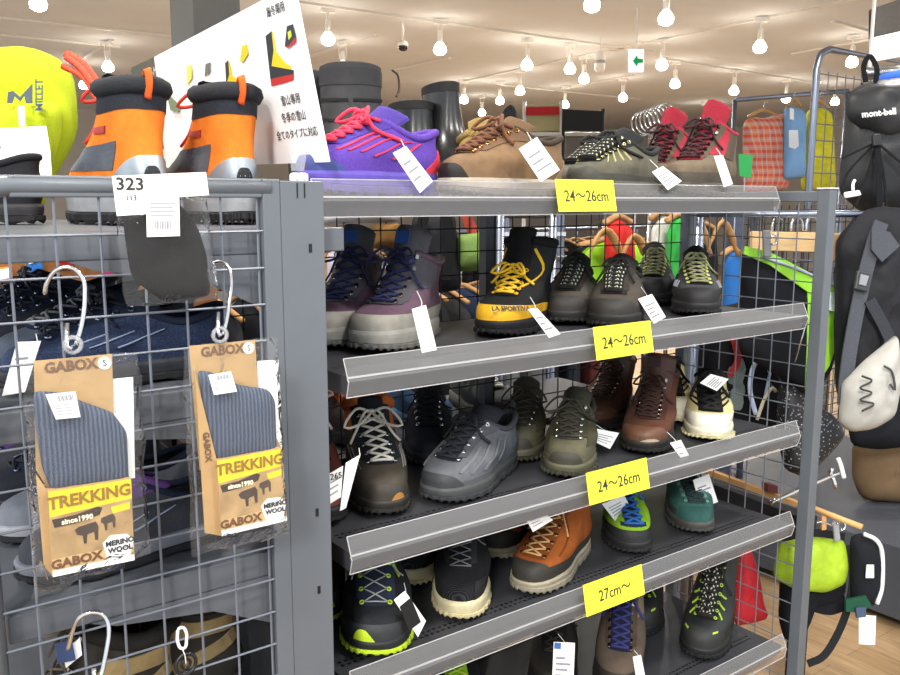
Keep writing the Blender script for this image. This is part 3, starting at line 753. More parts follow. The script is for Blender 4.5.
gy = dict(prof='low', wf=.05, upper=suede('5e5c50'), tongue=fabric('26282a'), laces='23262c', fleck=1, lace_r=.0034, rows=8, lace=(.34, .95), double=1, bow=.6, mid='4b4a44', out='3b3a36', collar=fabric('2b2c2c'), eyelet='b9b48a', over=[('rand', rubber('45443e'), 'rand', .12, .14), ('toe_cap', rubber('4a4942'), 'toecap', .24, .28), ('overlay', fabric('b4ac74'), 'stripe', [[(.3, .22), (.52, .16)], [(.34, .28), (.62, .18)], [(.4, .34), (.72, .2)], [(.44, .4), (.82, .22)]], .002)])
y1 = S(0, 570, (0, 1.262), -172, gy, 'grey low shoe with speckled laces on the top shelf, nearer of the pair', cat='low hiking shoe')
S(0, 556, (0, 1.38), -170, gy, 'grey low shoe with speckled laces on the top shelf, further of the pair', cat='low hiking shoe', proto=y1)
rd = dict(prof='mid', height=1.02, wf=.052, upper=suede('6a5f50'), tongue=fabric('8f2434'), tongue_ext=.05, tongue_w=.03, laces='3a1c20', lace_r=.003, rows=7, lace=(.38, .95), bow=.9, mid='4e483e', out='3c3830', collar=fabric('a02c3c'), eyelet='404040', hook=1, over=[('rand', rubber('4c463c'), 'rand', .14, .16), ('side_panel', fabric('a12a3c'), 'side', .5, .96, .2, .42, 0), ('cuff', suede('54493e'), 'side', .45, .98, .42, .62, 0), ('eyestay', suede('5a4e42'), 'eyestay', .4, .022, .01)])
r1 = S(0, 670, (0, 1.265), -168, rd, 'taupe and red hiking boot at the right end of the top shelf', 'hiking_boot', cat='hiking boot')
S(0, 640, (0, 1.40), -160, rd, 'taupe and red hiking boot behind its mate on the top shelf', cat='hiking boot', proto=r1)
# ------------------------------------------------------------------ flat and soft things placed by where they stand
from mathutils import noise as mnoise
def pts_on(px, Y=None, D=None, X=None):
    return [at(x, y, Y=Y, D=D, X=X) for x, y in px]
def plate(px, th, m, parent=None, name='panel', Y=None, D=None, X=None, n=None, bevel=0, lift=0.):
    P = pts_on(px, Y, D, X)
    if n is None: n = Vector((0, -1, 0)) if Y is not None else (Vector((-1, 0, 0)) if X is not None else -_f)
    n = Vector(n)
    return MB().slab([p+n*lift for p in P], n, th).build(name, m, parent, bevel=bevel)
def resample(P, n):
    P = [Vector(p) for p in P]; Q = P+[P[0]]; L = [0]
    for a, b in zip(Q, Q[1:]): L.append(L[-1]+(b-a).length)
    out = []; j = 0
    for i in range(n):
        s = L[-1]*i/n
        while L[j+1] < s: j += 1
        out.append(Q[j].lerp(Q[j+1], (s-L[j])/max(1e-9, L[j+1]-L[j])))
    return out
def rounded(P, n, k=2):
    R_ = resample(P, n)
    for _ in range(k): R_ = [(R_[i-1]+R_[i]*2+R_[(i+1) % n])/4 for i in range(n)]
    return R_
def pillow(px, th, m, parent=None, name='body', Y=None, D=None, X=None, n=48, rings=9, wr=.006, wf=18, seed=0, k=2, flatback=.5, pts=None):
    """soft body: outline px inflated by th towards the viewer side and half as much behind"""
    P = pts if pts is not None else pts_on(px, Y, D, X)
    nv = Vector((0, -1, 0)) if Y is not None else (Vector((-1, 0, 0)) if X is not None else -_f)
    O = rounded(P, n, k); c = sum(O, Vector())/n
    off = Vector((seed*7.3, seed*3.1, 0))
    def ring(s, sg):
        row = []
        for p in O:
            q = c+(p-c)*s
            h = th*(1-s**4)**.6*sg
            w = (mnoise.noise(q*wf+off)+.5*mnoise.noise(q*wf*2.3+off))*wr*(1-s*s*.4)
            row.append(q+nv*(h+w*(1 if sg > 0 else .3)))
        return row
    ss = [1-(i/rings)**1.4 for i in range(rings)]
    rows = [ring(s, -flatback) for s in reversed(ss[1:])]+[ring(s, 1) for s in ss]
    mb = MB().grid(rows, closed=True)
    for row, rev in ((rows[0], 0), (rows[-1], 1)):
        mb.add(row+[sum(row, Vector())/n], [(i, (i+1) % n, n) for i in range(n)])
    return mb.build(name, m, parent, smooth=True)
def strap(px, w, m, parent=None, name='strap', Y=None, D=None, X=None, th=.003, lift=.0, n=24, pts=None):
    P = cr(pts if pts is not None else pts_on(px, Y, D, X), n)
    nv = (Vector((0, -1, 0)) if Y is not None else -_f)
    mb = MB(); rows = []
    for i, p in enumerate(P):
        t = (P[min(n-1, i+1)]-P[max(0, i-1)]).normalized(); s = t.cross(nv).normalized()*w/2
        p = p+nv*lift
        rows.append([p-s, p+s, p+s-nv*th, p-s-nv*th])
    mb.grid(rows, closed=True); mb.add(rows[0], [(0, 1, 2, 3)]); mb.add(rows[-1], [(3, 2, 1, 0)])
    return mb.build(name, m, parent, smooth=False)
def wire(px, r, m, parent=None, name='wire', Y=None, D=None, n=24, sides=6, pts=None, closed=False):
    P = cr(pts if pts is not None else pts_on(px, Y, D), n)
    return MB().tube(P, r, sides, closed=closed).build(name, m, parent, smooth=True)
def ontext(s, size, m, parent, px, Y=None, D=None, X=None, n=None, xdir=None, name='lettering', lift=.001, **k):
    p = at(px[0], px[1], Y=Y, D=D, X=X)
    n = Vector(n) if n is not None else (Vector((0, -1, 0)) if Y is not None else -_f)
    x = Vector(xdir) if xdir is not None else (Vector((1, 0, 0)) if Y is not None else _r)
    return text(s, size, m, parent, frame(p+n*lift, x, n), name, **k)
def root_at(name, px, label, cat, group=None, Y=None, D=None, X=None):
    """an empty for a thing; the parts keep the coordinates they were measured in"""
    o = empty(name, (0, 0, 0), label=label, cat=cat, group=group); return o
# ------------------------------------------------------------------ price tags
PRINT = paper('8d8f96')
TAG = paper('f5f5f3')
def price_tag(px, Y, label, hang=None, lines=4, group=None, top=None, m=None):
    r = empty('price_tag', label=label, cat='price tag', group=group)
    P = pts_on(px, Y)
    n = Vector((0, -1, 0))
    c = MB().slab(P, n, .0009).build('card', m or TAG, r)
    a, b, e, d = P
    mb = MB()
    rnd = random.Random(len(label))
    for i in range(lines):
        f = .3+.6*i/lines; w = .75-.35*rnd.random()
        l0, r0 = a.lerp(d, f), b.lerp(e, f); l1, r1 = a.lerp(d, f+.045), b.lerp(e, f+.045)
        mb.slab([l0.lerp(r0, .12)+n*.0003, l0.lerp(r0, .12+w)+n*.0003, l1.lerp(r1, .12+w)+n*.0003, l1.lerp(r1, .12)+n*.0003], n, .0004)
    if lines: mb.build('print', PRINT, r)
    if hang is not None:
        h = at(hang[0], hang[1], Y=Y+.03); q = (a+b)/2+n*.001
        q = q.lerp((d+e)/2, .05)
        MB().tube(cr([q, q.lerp(h, .5)+Vector((.004, -.004, -.004)), h], 8), .0007, 5).build('string', paper('d8d8d4'), r)
    if top: plate(top, .0008, plastic('3a67b0'), r, 'colour_mark', Y=Y, lift=.0006)
    return r
price_tag([(393,153),(406,146),(433,181),(420,193)], 1.178, 'white price tag on the purple and red trail shoe', (401,140), 3)
price_tag([(519,149),(537,137),(560,170),(541,182)], 1.178, 'white price tag leaning on the tan trail shoe', (527,132), 3)
price_tag([(652,172),(663,166),(682,181),(668,190)], 1.178, 'white price tag beside the grey speckle-laced shoe on top', (650,160), 4)
price_tag([(714,156),(723,155),(733,184),(724,187)], 1.178, 'narrow white price tag on the taupe and red boot', (716,148), 0)
price_tag([(412,309),(426,305),(437,350),(422,353)], 1.16, 'long white price tag on a ring on the grey and purple boot', (417,291), 0)
price_tag([(528,309),(537,308),(561,334),(549,338)], 1.17, 'white price tag hanging off the yellow-toed alpine boot', (530,297), 3)
price_tag([(638,299),(652,294),(666,317),(654,324)], 1.18, 'white price tag between the grey-brown and the black approach shoes', (641,287), 4)
t = price_tag([(329,474),(343,466),(341,497),(328,505)], 1.125, 'white price tag printed 265 by the grey upright', None, 3)
ontext('265', .014, INK, t, (336,476), Y=1.1245)
price_tag([(346,463),(360,455),(346,508),(340,511)], 1.13, 'folded white price tag turned edge-on beside the 265 tag', (359,448), 0)
price_tag([(593,428),(619,433),(610,449),(597,443)], 1.215, 'white price tag between the olive shoe and the brown boot', (589,420), 4)
price_tag([(670,443),(681,440),(691,459),(683,461)], 1.13, 'small white price tag at the toe of the tall brown boot', (667,432), 2)
price_tag([(700,383),(711,374),(729,379),(717,391)], 1.19, 'white price tag lying on the cream and black shoe', None, 5)
price_tag([(525,517),(543,512),(553,520),(533,532)], 1.125, 'white price tag poking out below the third rail over the orange shoe', None, 3)
price_tag([(602,504),(624,495),(631,508),(615,521)], 1.24, 'white price tag on the lime green suede shoe', (626,492), 4)
price_tag([(693,480),(709,474),(718,502),(701,508)], 1.215, 'white price tag on the teal mesh shoe', (696,474), 5)
t = price_tag([(394,600),(405,591),(426,621),(418,637)], 1.13, 'white price tag with black patch on the lime-soled shoe', (404,583), 0)
plate([(400,607),(411,598),(421,622),(409,631)], .0015, fabric('232325'), t, 'patch', Y=1.128)
price_tag([(554,642),(575,643),(573,692),(552,690)], 1.115, 'white price tag with blue corner under the fourth rail', (558,634), 5, top=[(554.5,642.5),(561,643),(560.5,649),(554,648.5)])
price_tag([(633,657),(641,655),(646,680),(637,682)], 1.12, 'small white price tag on the boot with purple-blue laces', (634,650), 0)
price_tag([(17,342),(41,341),(25,392),(2,396)], 1.115, 'white price tag left of the left sock pack behind the wire', (36,334), 1)

# ------------------------------------------------------------------ hooks and packs on the wire end panel
def hook(px, label, Ys, stub, r=.0027):
    o = empty('display_hook', label=label, cat='hook', group=None)
    n = len(px)
    P = [at(x, y, Y=Ys[0]+(Ys[1]-Ys[0])*i/(n-1)) for i, (x, y) in enumerate(px)]
    MB().tube(cr(P, 36), r, 8).build('rod', CHROME, o, smooth=True)
    a = [at(x, y, Y=Ys[1]-.004*i) for i, (x, y) in enumerate(stub)]
    MB().tube(a, r, 8).build('prong', CHROME, o, smooth=True)
    j = at(px[-1][0]-3, px[-1][1], Y=Ys[1]-.004)
    MB().tube([j+Vector((.009*math.cos(t), 0, .009*math.sin(t))) for t in [2*PI*k/12 for k in range(12)]], .0028, 6, closed=True).build('washer', clear((.9, .92, .95), .25, .2, 'clear_washer'), o, smooth=True)
    return o
hook([(45,294),(47,283),(54,272),(65,267),(76,270),(84,281),(85,296),(84,312),(81,328),(76,345)], 'chrome hook holding the left sock pack on the wire panel', (1.083, 1.035), [(67,323),(67,346),(72,349)])
hook([(213,263),(222,262),(228,266),(231,276),(231,290),(229,303),(227,318),(223,335)], 'chrome hook holding the right sock pack on the wire panel', (1.083, 1.035), [(218,312),(218,332),(221,336)])
hook([(68,650),(73,630),(78,619),(88,613),(100,613),(107,620),(109,632),(107,648),(103,668),(99,684)], 'empty chrome hook at the bottom of the wire panel', (1.083, 1.03), [(94,668),(94,682),(97,686)])
KRAFT = mat('b39160', .75, .1, 30, .1)
SOCK = mat('4e5666', .9, .16, 62, .5, None, 0, 'wave', .15)
SOCK2 = ribbed('39404f', 150)
LBLYEL = mat('f2c92a', .55, .03, 20)
PHOTO = mat('a88a60', .6, .3, 45)
BROWNINK = plastic('6a4526', .6)
def film(px, Y, name, parent, th=.022, seed=1, seg=16):
    """crumpled clear bag: two sheets joined at the edge, corners px TL TR BR BL"""
    a, b, c, d = pts_on(px, Y); mb = MB(); 
    for sg in (-1, 1):
        rows = []
        for i in range(seg+1):
            row = []
            for k in range(seg+1):
                u, v = k/seg, i/seg
                p = a.lerp(b, u).lerp(d.lerp(c, u), v)
                e = min(1, min(u, 1-u)*8)*min(1, min(v, 1-v)*8)
                w = mnoise.noise(p*40+Vector((seed, 0, sg)))*.004+mnoise.noise(p*95+Vector((seed, 3, sg)))*.002
                out = Vector((mnoise.noise(p*30+Vector((0, seed, 1)))*.006, 0, mnoise.noise(p*30+Vector((0, seed, 7)))*.006))*(1-e)
                row.append(p+out+Vector((0, -(th if sg > 0 else .006)*sg*e**.5-w, 0)))
            rows.append(row)
        mb.grid(rows)
    return mb.build(name, CLEARBAG, parent, smooth=True)
def sock_pack(label, Y, o):
    r = empty('sock_pack', label=label, cat='sock pack')
    k = plate(o['card'], .0012, KRAFT, r, 'backing_card', Y=Y)
    ontext('GABOX', .0165, BROWNINK, k, o['gabox'], Y=Y, bold=.0006, sx=.98, lift=.0004)
    c = at(*o['s'], Y=Y)
    s = MB().lathe([(0, 0), (.0075, 0), (.0075, .0006), (0, .0006)], (0, 0, 0), 20).build('size_dot', WHITE, k)
    s.data.transform(frame(c+Vector((0, -.0002, 0)), (1, 0, 0), (0, -1, 0)))
    text('S', .011, INK, s, frame(c+Vector((0, -.0012, 0)), (1, 0, 0), (0, -1, 0)), ext=.0002)
    plate(o['white'], .0008, WHITE, r, 'liner_card', Y=Y+.004)
    pillow(o['sock'], .010, SOCK, r, 'sock', Y=Y-.004, n=64, wr=.001, k=1)
    plate(o['rib'], .012, SOCK2, r, 'sock_cuff', Y=Y-.004, bevel=.003)
    box = plate(o['label'], .016, KRAFT, r, 'sleeve', Y=Y-.018, bevel=.001)
    plate(o['side'], .0012, KRAFT, box, 'sleeve_side', Y=Y-.010)
    a, b, c2, d = [Vector(p+(0,)) for p in o['label']]
    def uv(u, v): p = a.lerp(b, u).lerp(d.lerp(c2, u), v); return (p.x, p.y)
    Yf = Y-.0182
    def pl(uvs, m, nm, l=.0004): return plate([uv(*q) for q in uvs], .0005, m, box, nm, Y=Yf, lift=l)
    pl([(0, 0), (1, 0), (1, .235), (0, .3)], LBLYEL, 'yellow_band')
    pl([(0, .3), (1, .235), (1, .78), (0, .8)], PHOTO, 'picture')
    pl([(0, .8), (1, .78), (1, .93), (0, .93)], mat('c9a877', .6, .1, 30), 'brand_strip')
    pl([(0, .93), (1, .93), (1, 1), (0, 1)], WHITE, 'white_strip')
    pl([(.02, .33), (.3, .32), (.58, .265), (.64, .29), (.6, .37), (.3, .42), (.05, .43)], plastic('3a2c20', .6), 'banner', .0007)
    pl([(.34, .47), (.55, .44), (.58, .5), (.57, .66), (.535, .66), (.525, .56), (.44, .575), (.43, .68), (.395, .68), (.385, .58), (.32, .56), (.29, .5)], plastic('40332a', .6), 'cow', .0008)
    pl([(.62, .41), (.76, .38), (.79, .43), (.785, .55), (.76, .55), (.75, .48), (.69, .49), (.685, .57), (.66, .57), (.65, .49), (.61, .46)], plastic('4a3b2e', .6), 'cow', .0008)
    pl([(.74, .3), (.97, .28), (.97, .36), (.76, .38)], LBLYEL, 'oval_badge', .0007)
    pl([(.62, .72), (.72, .64), (.92, .66), (1, .74), (.95, .92), (.68, .94)], WHITE, 'wool_badge', .0009)
    ontext('TREKKING', .0195, plastic('8a6a1c', .6), box, uv(.5, .135), Y=Yf, bold=.0006, sx=.98, lift=.0008)
    ontext('since1990', .0085, plastic('e8dcc0', .6), box, uv(.33, .375), Y=Yf, lift=.0012, bold=.0003)
    ontext('GABOX', .0145, BROWNINK, box, uv(.3, .86), Y=Yf, lift=.0008, bold=.0006, sx=1.1)
    ontext('MERINO\nWOOL', .0088, INK, box, uv(.83, .78), Y=Yf, lift=.0014, bold=.0003)
    if o.get('sidetext'): text('GABOX', .011, BROWNINK, box, frame(at(*o['sidetext'], Y=Y-.0105), (0.06, 0, -1), (0, -1, 0)), bold=.0004)
    st = plate(o['sticker'], .0005, WHITE, r, 'price_sticker', Y=Y-.021)
    a2, b2_, c3, d2 = [Vector(p+(0,)) for p in o['sticker']]
    mb = MB()
    for i in range(14):
        u = .28+.62*i/14; w = .02+.015*((i*7) % 3)/2
        q = [a2.lerp(b2_, x).lerp(d2.lerp(c3, x), y) for x, y in ((u, .1), (u+w, .1), (u+w, .32), (u, .32))]
        mb.slab([at(p.x, p.y, Y=Y-.0212) for p in q], (0, -1, 0), .0003)
    for i in range(4):
        q = [a2.lerp(b2_, x).lerp(d2.lerp(c3, x), y) for x, y in ((.12, .45+.12*i), (.85-.1*(i % 2), .45+.12*i), (.85-.1*(i % 2), .48+.12*i), (.12, .48+.12*i))]
        mb.slab([at(p.x, p.y, Y=Y-.0212) for p in q], (0, -1, 0), .0003)
    mb.build('print', PRINT, st)
    film(o['bag'], Y-.008, 'clear_bag', r, .02, o['seed'])
    return r
sock_pack('left clear-bagged grey sock pack on kraft card hanging from the wire panel', 1.035, dict(seed=1,
    card=[(34,361),(112,354),(114,420),(130,480),(50,492),(36,470)], gabox=(71,366), s=(104.5,363),
    white=[(113,379),(133,377),(135,478),(114,480)], sock=[(33,391),(58,392),(84,402),(112,412),(127,432),(129,482),(52,492),(42,468),(36,430)],
    rib=[(60,577),(126,562),(126,569),(62,585)], label=[(48.4,492),(131,479),(134.5,560),(53,577)], side=[(36,474),(48.4,492),(53,577),(44,566)],
    sticker=[(45.5,394.5),(75.5,391.5),(80.5,417),(56,419.5)], bag=[(23,363),(139,352),(151,553),(34,600)]))
sock_pack('right clear-bagged grey sock pack on kraft card next to the upright', 1.035, dict(seed=5,
    card=[(189,346),(255,340),(259,400),(282,450),(217,462),(200,470)], gabox=(222.5,350.5), s=(248.5,348),
    white=[(257,361),(279,360),(282,450),(259,452)], sock=[(197,370),(212,372),(238,385),(268,389),(275,400),(277,455),(216,462),(205,420)],
    rib=[(222,541),(272,528),(280,533),(224,548)], label=[(217,461),(282,448.5),(287,520.5),(222,536)], side=[(195,372),(217,461),(222,536),(205,533)], sidetext=(207,447),
    sticker=[(208.5,375),(231,371.5),(237,391.5),(214,395)], bag=[(184,347),(277,336),(290,535),(192,556)]))
# the pack numbered 323
r = empty('accessory_pack', label='clear bag of black cloth under a white header numbered 323', cat='accessory pack')
k = plate([(112,176),(206,172),(209,195),(179,197),(179,212),(117,216)], .0012, WHITE, r, 'header_card', Y=1.036)
ontext('323', .02, INK, k, (130,184.5), Y=1.036, bold=.0003, sx=1.1, lift=.0004)
ontext('113', .009, INK, k, (131,198), Y=1.036, lift=.0004)
st = plate([(146,191),(179,189),(180,236),(147,237)], .0006, WHITE, r, 'price_sticker', Y=1.034)
mb = MB()
for i in range(11): mb.slab([at(x, y, Y=1.0338) for x, y in ((153+i*1.7, 221), (153.8+i*1.7+(i % 3)*.3, 221), (153.8+i*1.7+(i % 3)*.3, 229), (153+i*1.7, 229))], (0, -1, 0), .0003)
for i in range(4): mb.slab([at(x, y, Y=1.0338) for x, y in ((150, 203+4*i), (176-3*(i % 2), 203+4*i), (176-3*(i % 2), 204.2+4*i), (150, 204.2+4*i))], (0, -1, 0), .0003)
mb.build('print', PRINT, st)
pillow([(122,218),(146,216),(150,205),(176,200),(196,222),(206,250),(212,296),(166,304),(131,278)], .008, fabric('161617'), r, 'black_cloth', Y=1.055, wr=.004, wf=30, k=1)
film([(113,197),(208,193),(218,300),(127,307)], 1.05, 'clear_bag', r, .014, 9)
# ring and clip dangling at the bottom
r = empty('key_ring', label='black ring on a white clip hanging at the bottom of the wire panel', cat='key ring')
MB().tube([at(186, 664, Y=1.07)+Vector((.0135*math.cos(t), 0, .0145*math.sin(t))) for t in [2*PI*k/24 for k in range(24)]], .0026, 8, closed=True).build('ring', plastic('18181a'), r, smooth=True)
MB().tube([at(186, 664, Y=1.074)+Vector((.006*math.cos(t), 0, .0065*math.sin(t))) for t in [2*PI*k/16 for k in range(16)]], .002, 6, closed=True).build('inner_ring', plastic('18181a'), r, smooth=True)
c = [at(x, y, Y=1.07) for x, y in ((178,628),(184,627),(187,634),(186,648),(180,649),(177,640))]
MB().tube(rounded(c, 20, 1), .0022, 6, closed=True).build('clip', plastic('e6e8ec'), r, smooth=True)
wire([(182,648),(185,656),(186,664)], .0008, plastic('dddddd'), r, 'cord', Y=1.068, n=8)

# ------------------------------------------------------------------ the white poster on the left unit
PB, PT = .64, .60
A0 = Vector((PB, 1.2, 1.53)); NP = Vector((-(.22), 0, -(PB-PT))).normalized()     # faces the left aisle, leans out a little
def onp(x, y, lift=0.):
    d = ray(x, y); t = (A0-CAM).dot(NP)/d.dot(NP); return CAM+d*t+NP*lift
po = empty('poster', label='large white poster of climbing boots standing on top of the left unit', cat='poster')
MB().slab([onp(*p) for p in ((154,57),(293,-16),(328,162),(164,168))], NP, .004).build('board', paper('f7f7f7'), po)
h = MB().slab([onp(*p, .0005) for p in ((131,68),(154,57),(164,149),(148,150))], NP, .004).build('header_panel', mat('5d5b52', .7, .04, 10), po)
def ptext(s, size, x, y, m=None, par=None, **k):
    return text(s, size, m or INK, par or po, frame(onp(x, y, .0012), (0, -1, 0), NP), bold=0, ext=.0002, **k)
ptext('トレッキング', .034, 145, 79, plastic('e8e8e4'), h, sx=.9)
ptext('シューズ', .034, 147, 93, plastic('e8e8e4'), h, sx=.9)
ptext('厳冬期用', .016, 276, 10)
ptext('雪山専用', .017, 291, 100)
ptext('冬季の雪山', .017, 294, 117)
ptext('全てのタイプに対応', .016, 297, 134)
PC = [('eecb22', [(268,38),(273,31),(277,52),(285,62),(291,66),(291,72),(271,72)]), ('2f3236', [(266,36),(272,31),(274,50),(272,66),(294,70),(294,78),(271,80)]), ('c2302c', [(271,79),(294,74),(294,80),(285,83),(272,86)]),
      ('e9c91f', [(226,62),(230,62),(233,76),(247,83),(247,88),(228,88)]), ('34373a', [(226,88),(247,88),(246,92),(229,93)]), ('34373a', [(226,63),(229,60),(230,74),(227,84)]),
      ('e9c91f', [(243,46),(248,44),(249,54),(244,62),(241,62)]), ('34373a', [(288,26),(294,24),(297,38),(290,46),(286,46)]), ('c9d84a', [(289,32),(292,30),(293,36),(290,40)]), ('c2302c', [(286,46),(290,46),(297,37),(297,42),(289,48)]),
      ('e4dc6a', [(188,66),(193,64),(193,78),(188,86)]), ('6b7068', [(207,64),(212,62),(211,72),(206,77)]), ('e4e08a', [(163,82),(168,80),(168,94),(164,92)]), ('7d8a6c', [(168,92),(174,98),(182,106),(180,112),(172,110)]), ('50545a', [(200,88),(206,90),(212,92),(212,95),(203,93)])]
for i_, (c_, p) in enumerate(PC):
    MB().slab([onp(x, y, .0008+.0002*i_) for x, y in p], NP, .0006).build('boot_picture', mat(c_, .6, .05, 20), po)
cl = empty('poster_clip', label='white plastic clip on the upright top holding the poster', cat='clip')
c = at(299, 181, Y=1.093)
MB().box(c+Vector((0, 0, .004)), (.026, .012, .014)).build('clip_base', plastic('e9e9e6'), cl, bevel=.004)
for dx in (-.006, .006): MB().cyl(c+Vector((dx, -.008, .006)), c+Vector((dx, -.005, .006)), .004).build('clip_roller', plastic('c9c9c6'), cl)
plate([(290,153),(307,152),(304,171),(292,171)], .002, clear((.92, .95, .98), .2, .2, 'clear_holder'), cl, 'clear_holder', Y=1.088)
# ------------------------------------------------------------------ shoes on the left unit
def H(row, heel, ang, spec, label, name='hiking_shoe', group=None, cat='hiking shoe', proto=None):
    """heel at (x, y) on a left shelf"""
    z = LSH[row]; o = copy_tree(proto) if proto is not None else shoe(name, spec)
    o.rotation_euler = (0, 0, R(ang)); o.location = (heel[0], heel[1], z+.0005)
    return tag(o, label, cat, group)
SILV = mat('a9b4bc', .3, .1, 30, .1, None, .55)
orb = dict(prof='alpine', height=.8, wf=.052, wc=.047, upper=suede('e07a2c'), tongue=fabric('2a2b30'), tongue_ext=.02, laces='c43a2e', lace_r=.003, rows=7, lace=(.35, .97), bow=1.1, collar=fabric('2b2c30'), collar_r=.014, lining='1c1c1e', mid='8f9296', out='19191b', sole=(.034, .046), welt='e8662a', outsole=.4, eyelet='d0d0d0', hook=1,
    over=[('heel_counter', SILV, 'heel', .36, .42), ('heel_insert', rubber('202124'), 'heel', .26, .1), ('cuff', fabric('2a2c33'), 'band', .84, 1.0, -.06), ('quarter', leather('4f545c'), 'side', .22, .52, .3, .66, .03), ('badge', plastic('a8322a'), 'stripe', [[(.68, .45), (.66, .56)]], .011)], loop='e8602a')
o1 = H(0, (.412, 1.31), 92, orb, 'orange mountain boot with silver heel beside the yellow backpack', 'mountain_boot', cat='mountaineering boot')
H(0, (.552, 1.30), 88, orb, 'orange mountain boot with silver heel in front of the white poster', cat='mountaineering boot', proto=o1)
sl = dict(prof='low', upper=leather('9a9a96'), tongue=fabric('2a2622'), laces='e8e6e0', rows=5, mid='c9c9c4', out='2b2b2b', collar=fabric('3a302a'), lining='3b322b', over=[('heel_counter', leather('26241f'), 'heel', .5, .25), ('eyestay', SILV, 'eyestay', .45, .02, .012)], bow=.9, q=0)
H(0, (.155, 1.22), 118, sl, 'silver and brown shoe in front of the yellow backpack', cat='low hiking shoe')
wl = dict(prof='low', upper=fabric('25262b'), tongue=fabric('1b1c20'), laces='eceae4', lace_r=.004, rows=6, mid='2c2c30', out='1b1b1d', collar=fabric('1e1f23'), bow=1.3, q=0)
H(0, (.30, 1.52), 135, wl, 'black shoe with white laces left of the first orange boot', cat='low hiking shoe')
n1 = dict(prof='low', height=.86, tongue_ext=.01, wf=.052, upper=mesh_cloth('2c3854'), tongue=fabric('20283c'), laces='20232e', rows=6, mid='2a2c33', out='1b1c20', collar=fabric('20273a'), eyelet='9aa4b8', bow=.5, over=[('overlay', fabric('8c9ab4'), 'stripe', [[(.25, .3), (.5, .36)], [(.25, .38), (.55, .44)], [(.25, .46), (.6, .52)]], .003), ('heel_counter', rubber('1f2330'), 'heel', .5, .25)], q=0)
n2 = dict(n1, upper=suede('4a5260'), mid='35373c', laces='6d6f74', collar=fabric('33353b')); n3 = dict(n1, upper=fabric('23252e'), mid='202126', over=[])
pn = H(1, (.475, 1.205), 176, n1, 'navy mesh shoe behind the hooks, front of the row on the left unit', cat='low hiking shoe')
pg = H(1, (.48, 1.345), 183, n2, 'slate suede shoe behind the navy mesh shoe on the left unit', cat='low hiking shoe')
ph = H(1, (.475, 1.48), 178, n3, 'dark shoe third from the wire panel, under the top shelf of the left unit', cat='low hiking shoe')
H(1, (.475, 1.62), 180, n1, 'navy mesh shoe fourth from the wire panel on the left unit', cat='low hiking shoe', proto=pn)
H(1, (.475, 1.77), 180, n2, 'slate suede shoe deepest in the row on the left unit', cat='low hiking shoe', proto=pg)
n4 = dict(n1, upper=fabric('3a3d44'), mid='6d7078', tongue=fabric('5a3a78'), laces='7a4a9a'); n5 = dict(n1, upper=suede('6b6f78'), mid='8f929a')
pv = H(2, (.475, 1.22), 182, n4, 'charcoal shoe with purple laces on the middle shelf of the left unit', cat='low hiking shoe')
pw = H(2, (.475, 1.37), 178, n5, 'pale grey shoe behind the purple-laced one on the left unit', cat='low hiking shoe')
H(2, (.47, 1.52), 180, n3, 'black shoe third from the wire panel on the middle left shelf', cat='low hiking shoe', proto=ph)
H(2, (.47, 1.67), 180, n4, 'charcoal purple-laced shoe further back on the middle left shelf', cat='low hiking shoe', proto=pv)
tb = dict(prof='high', height=.85, wf=.053, wc=.05, upper=suede('35322e'), tongue=fabric('2a2724'), laces='5a5046', rows=7, mid='3a3733', out='26241f', collar=fabric('211f1d'), collar_r=.012, lining='171614', eyelet='9a9284', hook=1, bow=1.,
    over=[('side_panel', suede('94805a'), 'stripe', [[(.82, .35), (.78, .6), (.72, .85), (.76, .97)]], .028), ('toe_panel', suede('8d7b58'), 'stripe', [[(.3, .25), (.34, .5), (.5, .8), (.55, .97)]], .022)])
t1 = H(3, (.375, 1.20), 176, tb, 'black and tan hiking boot at the bottom, left one behind the wire', 'hiking_boot', cat='hiking boot')
H(3, (.492, 1.235), 168, tb, 'black and tan hiking boot at the bottom, right one beside the upright', cat='hiking boot', proto=t1)
price_tag([(62,652),(80,638),(82,655),(66,668)], 1.12, 'white folded tag on the left black and tan boot', None, 0)
plate([(55,644),(72,640),(76,660),(58,664)], .002, plastic('31466e'), None, 'swing_tag', Y=1.115); tag(bpy.data.objects['swing_tag'], 'navy blue swing tag on the left black and tan boot', 'swing tag')

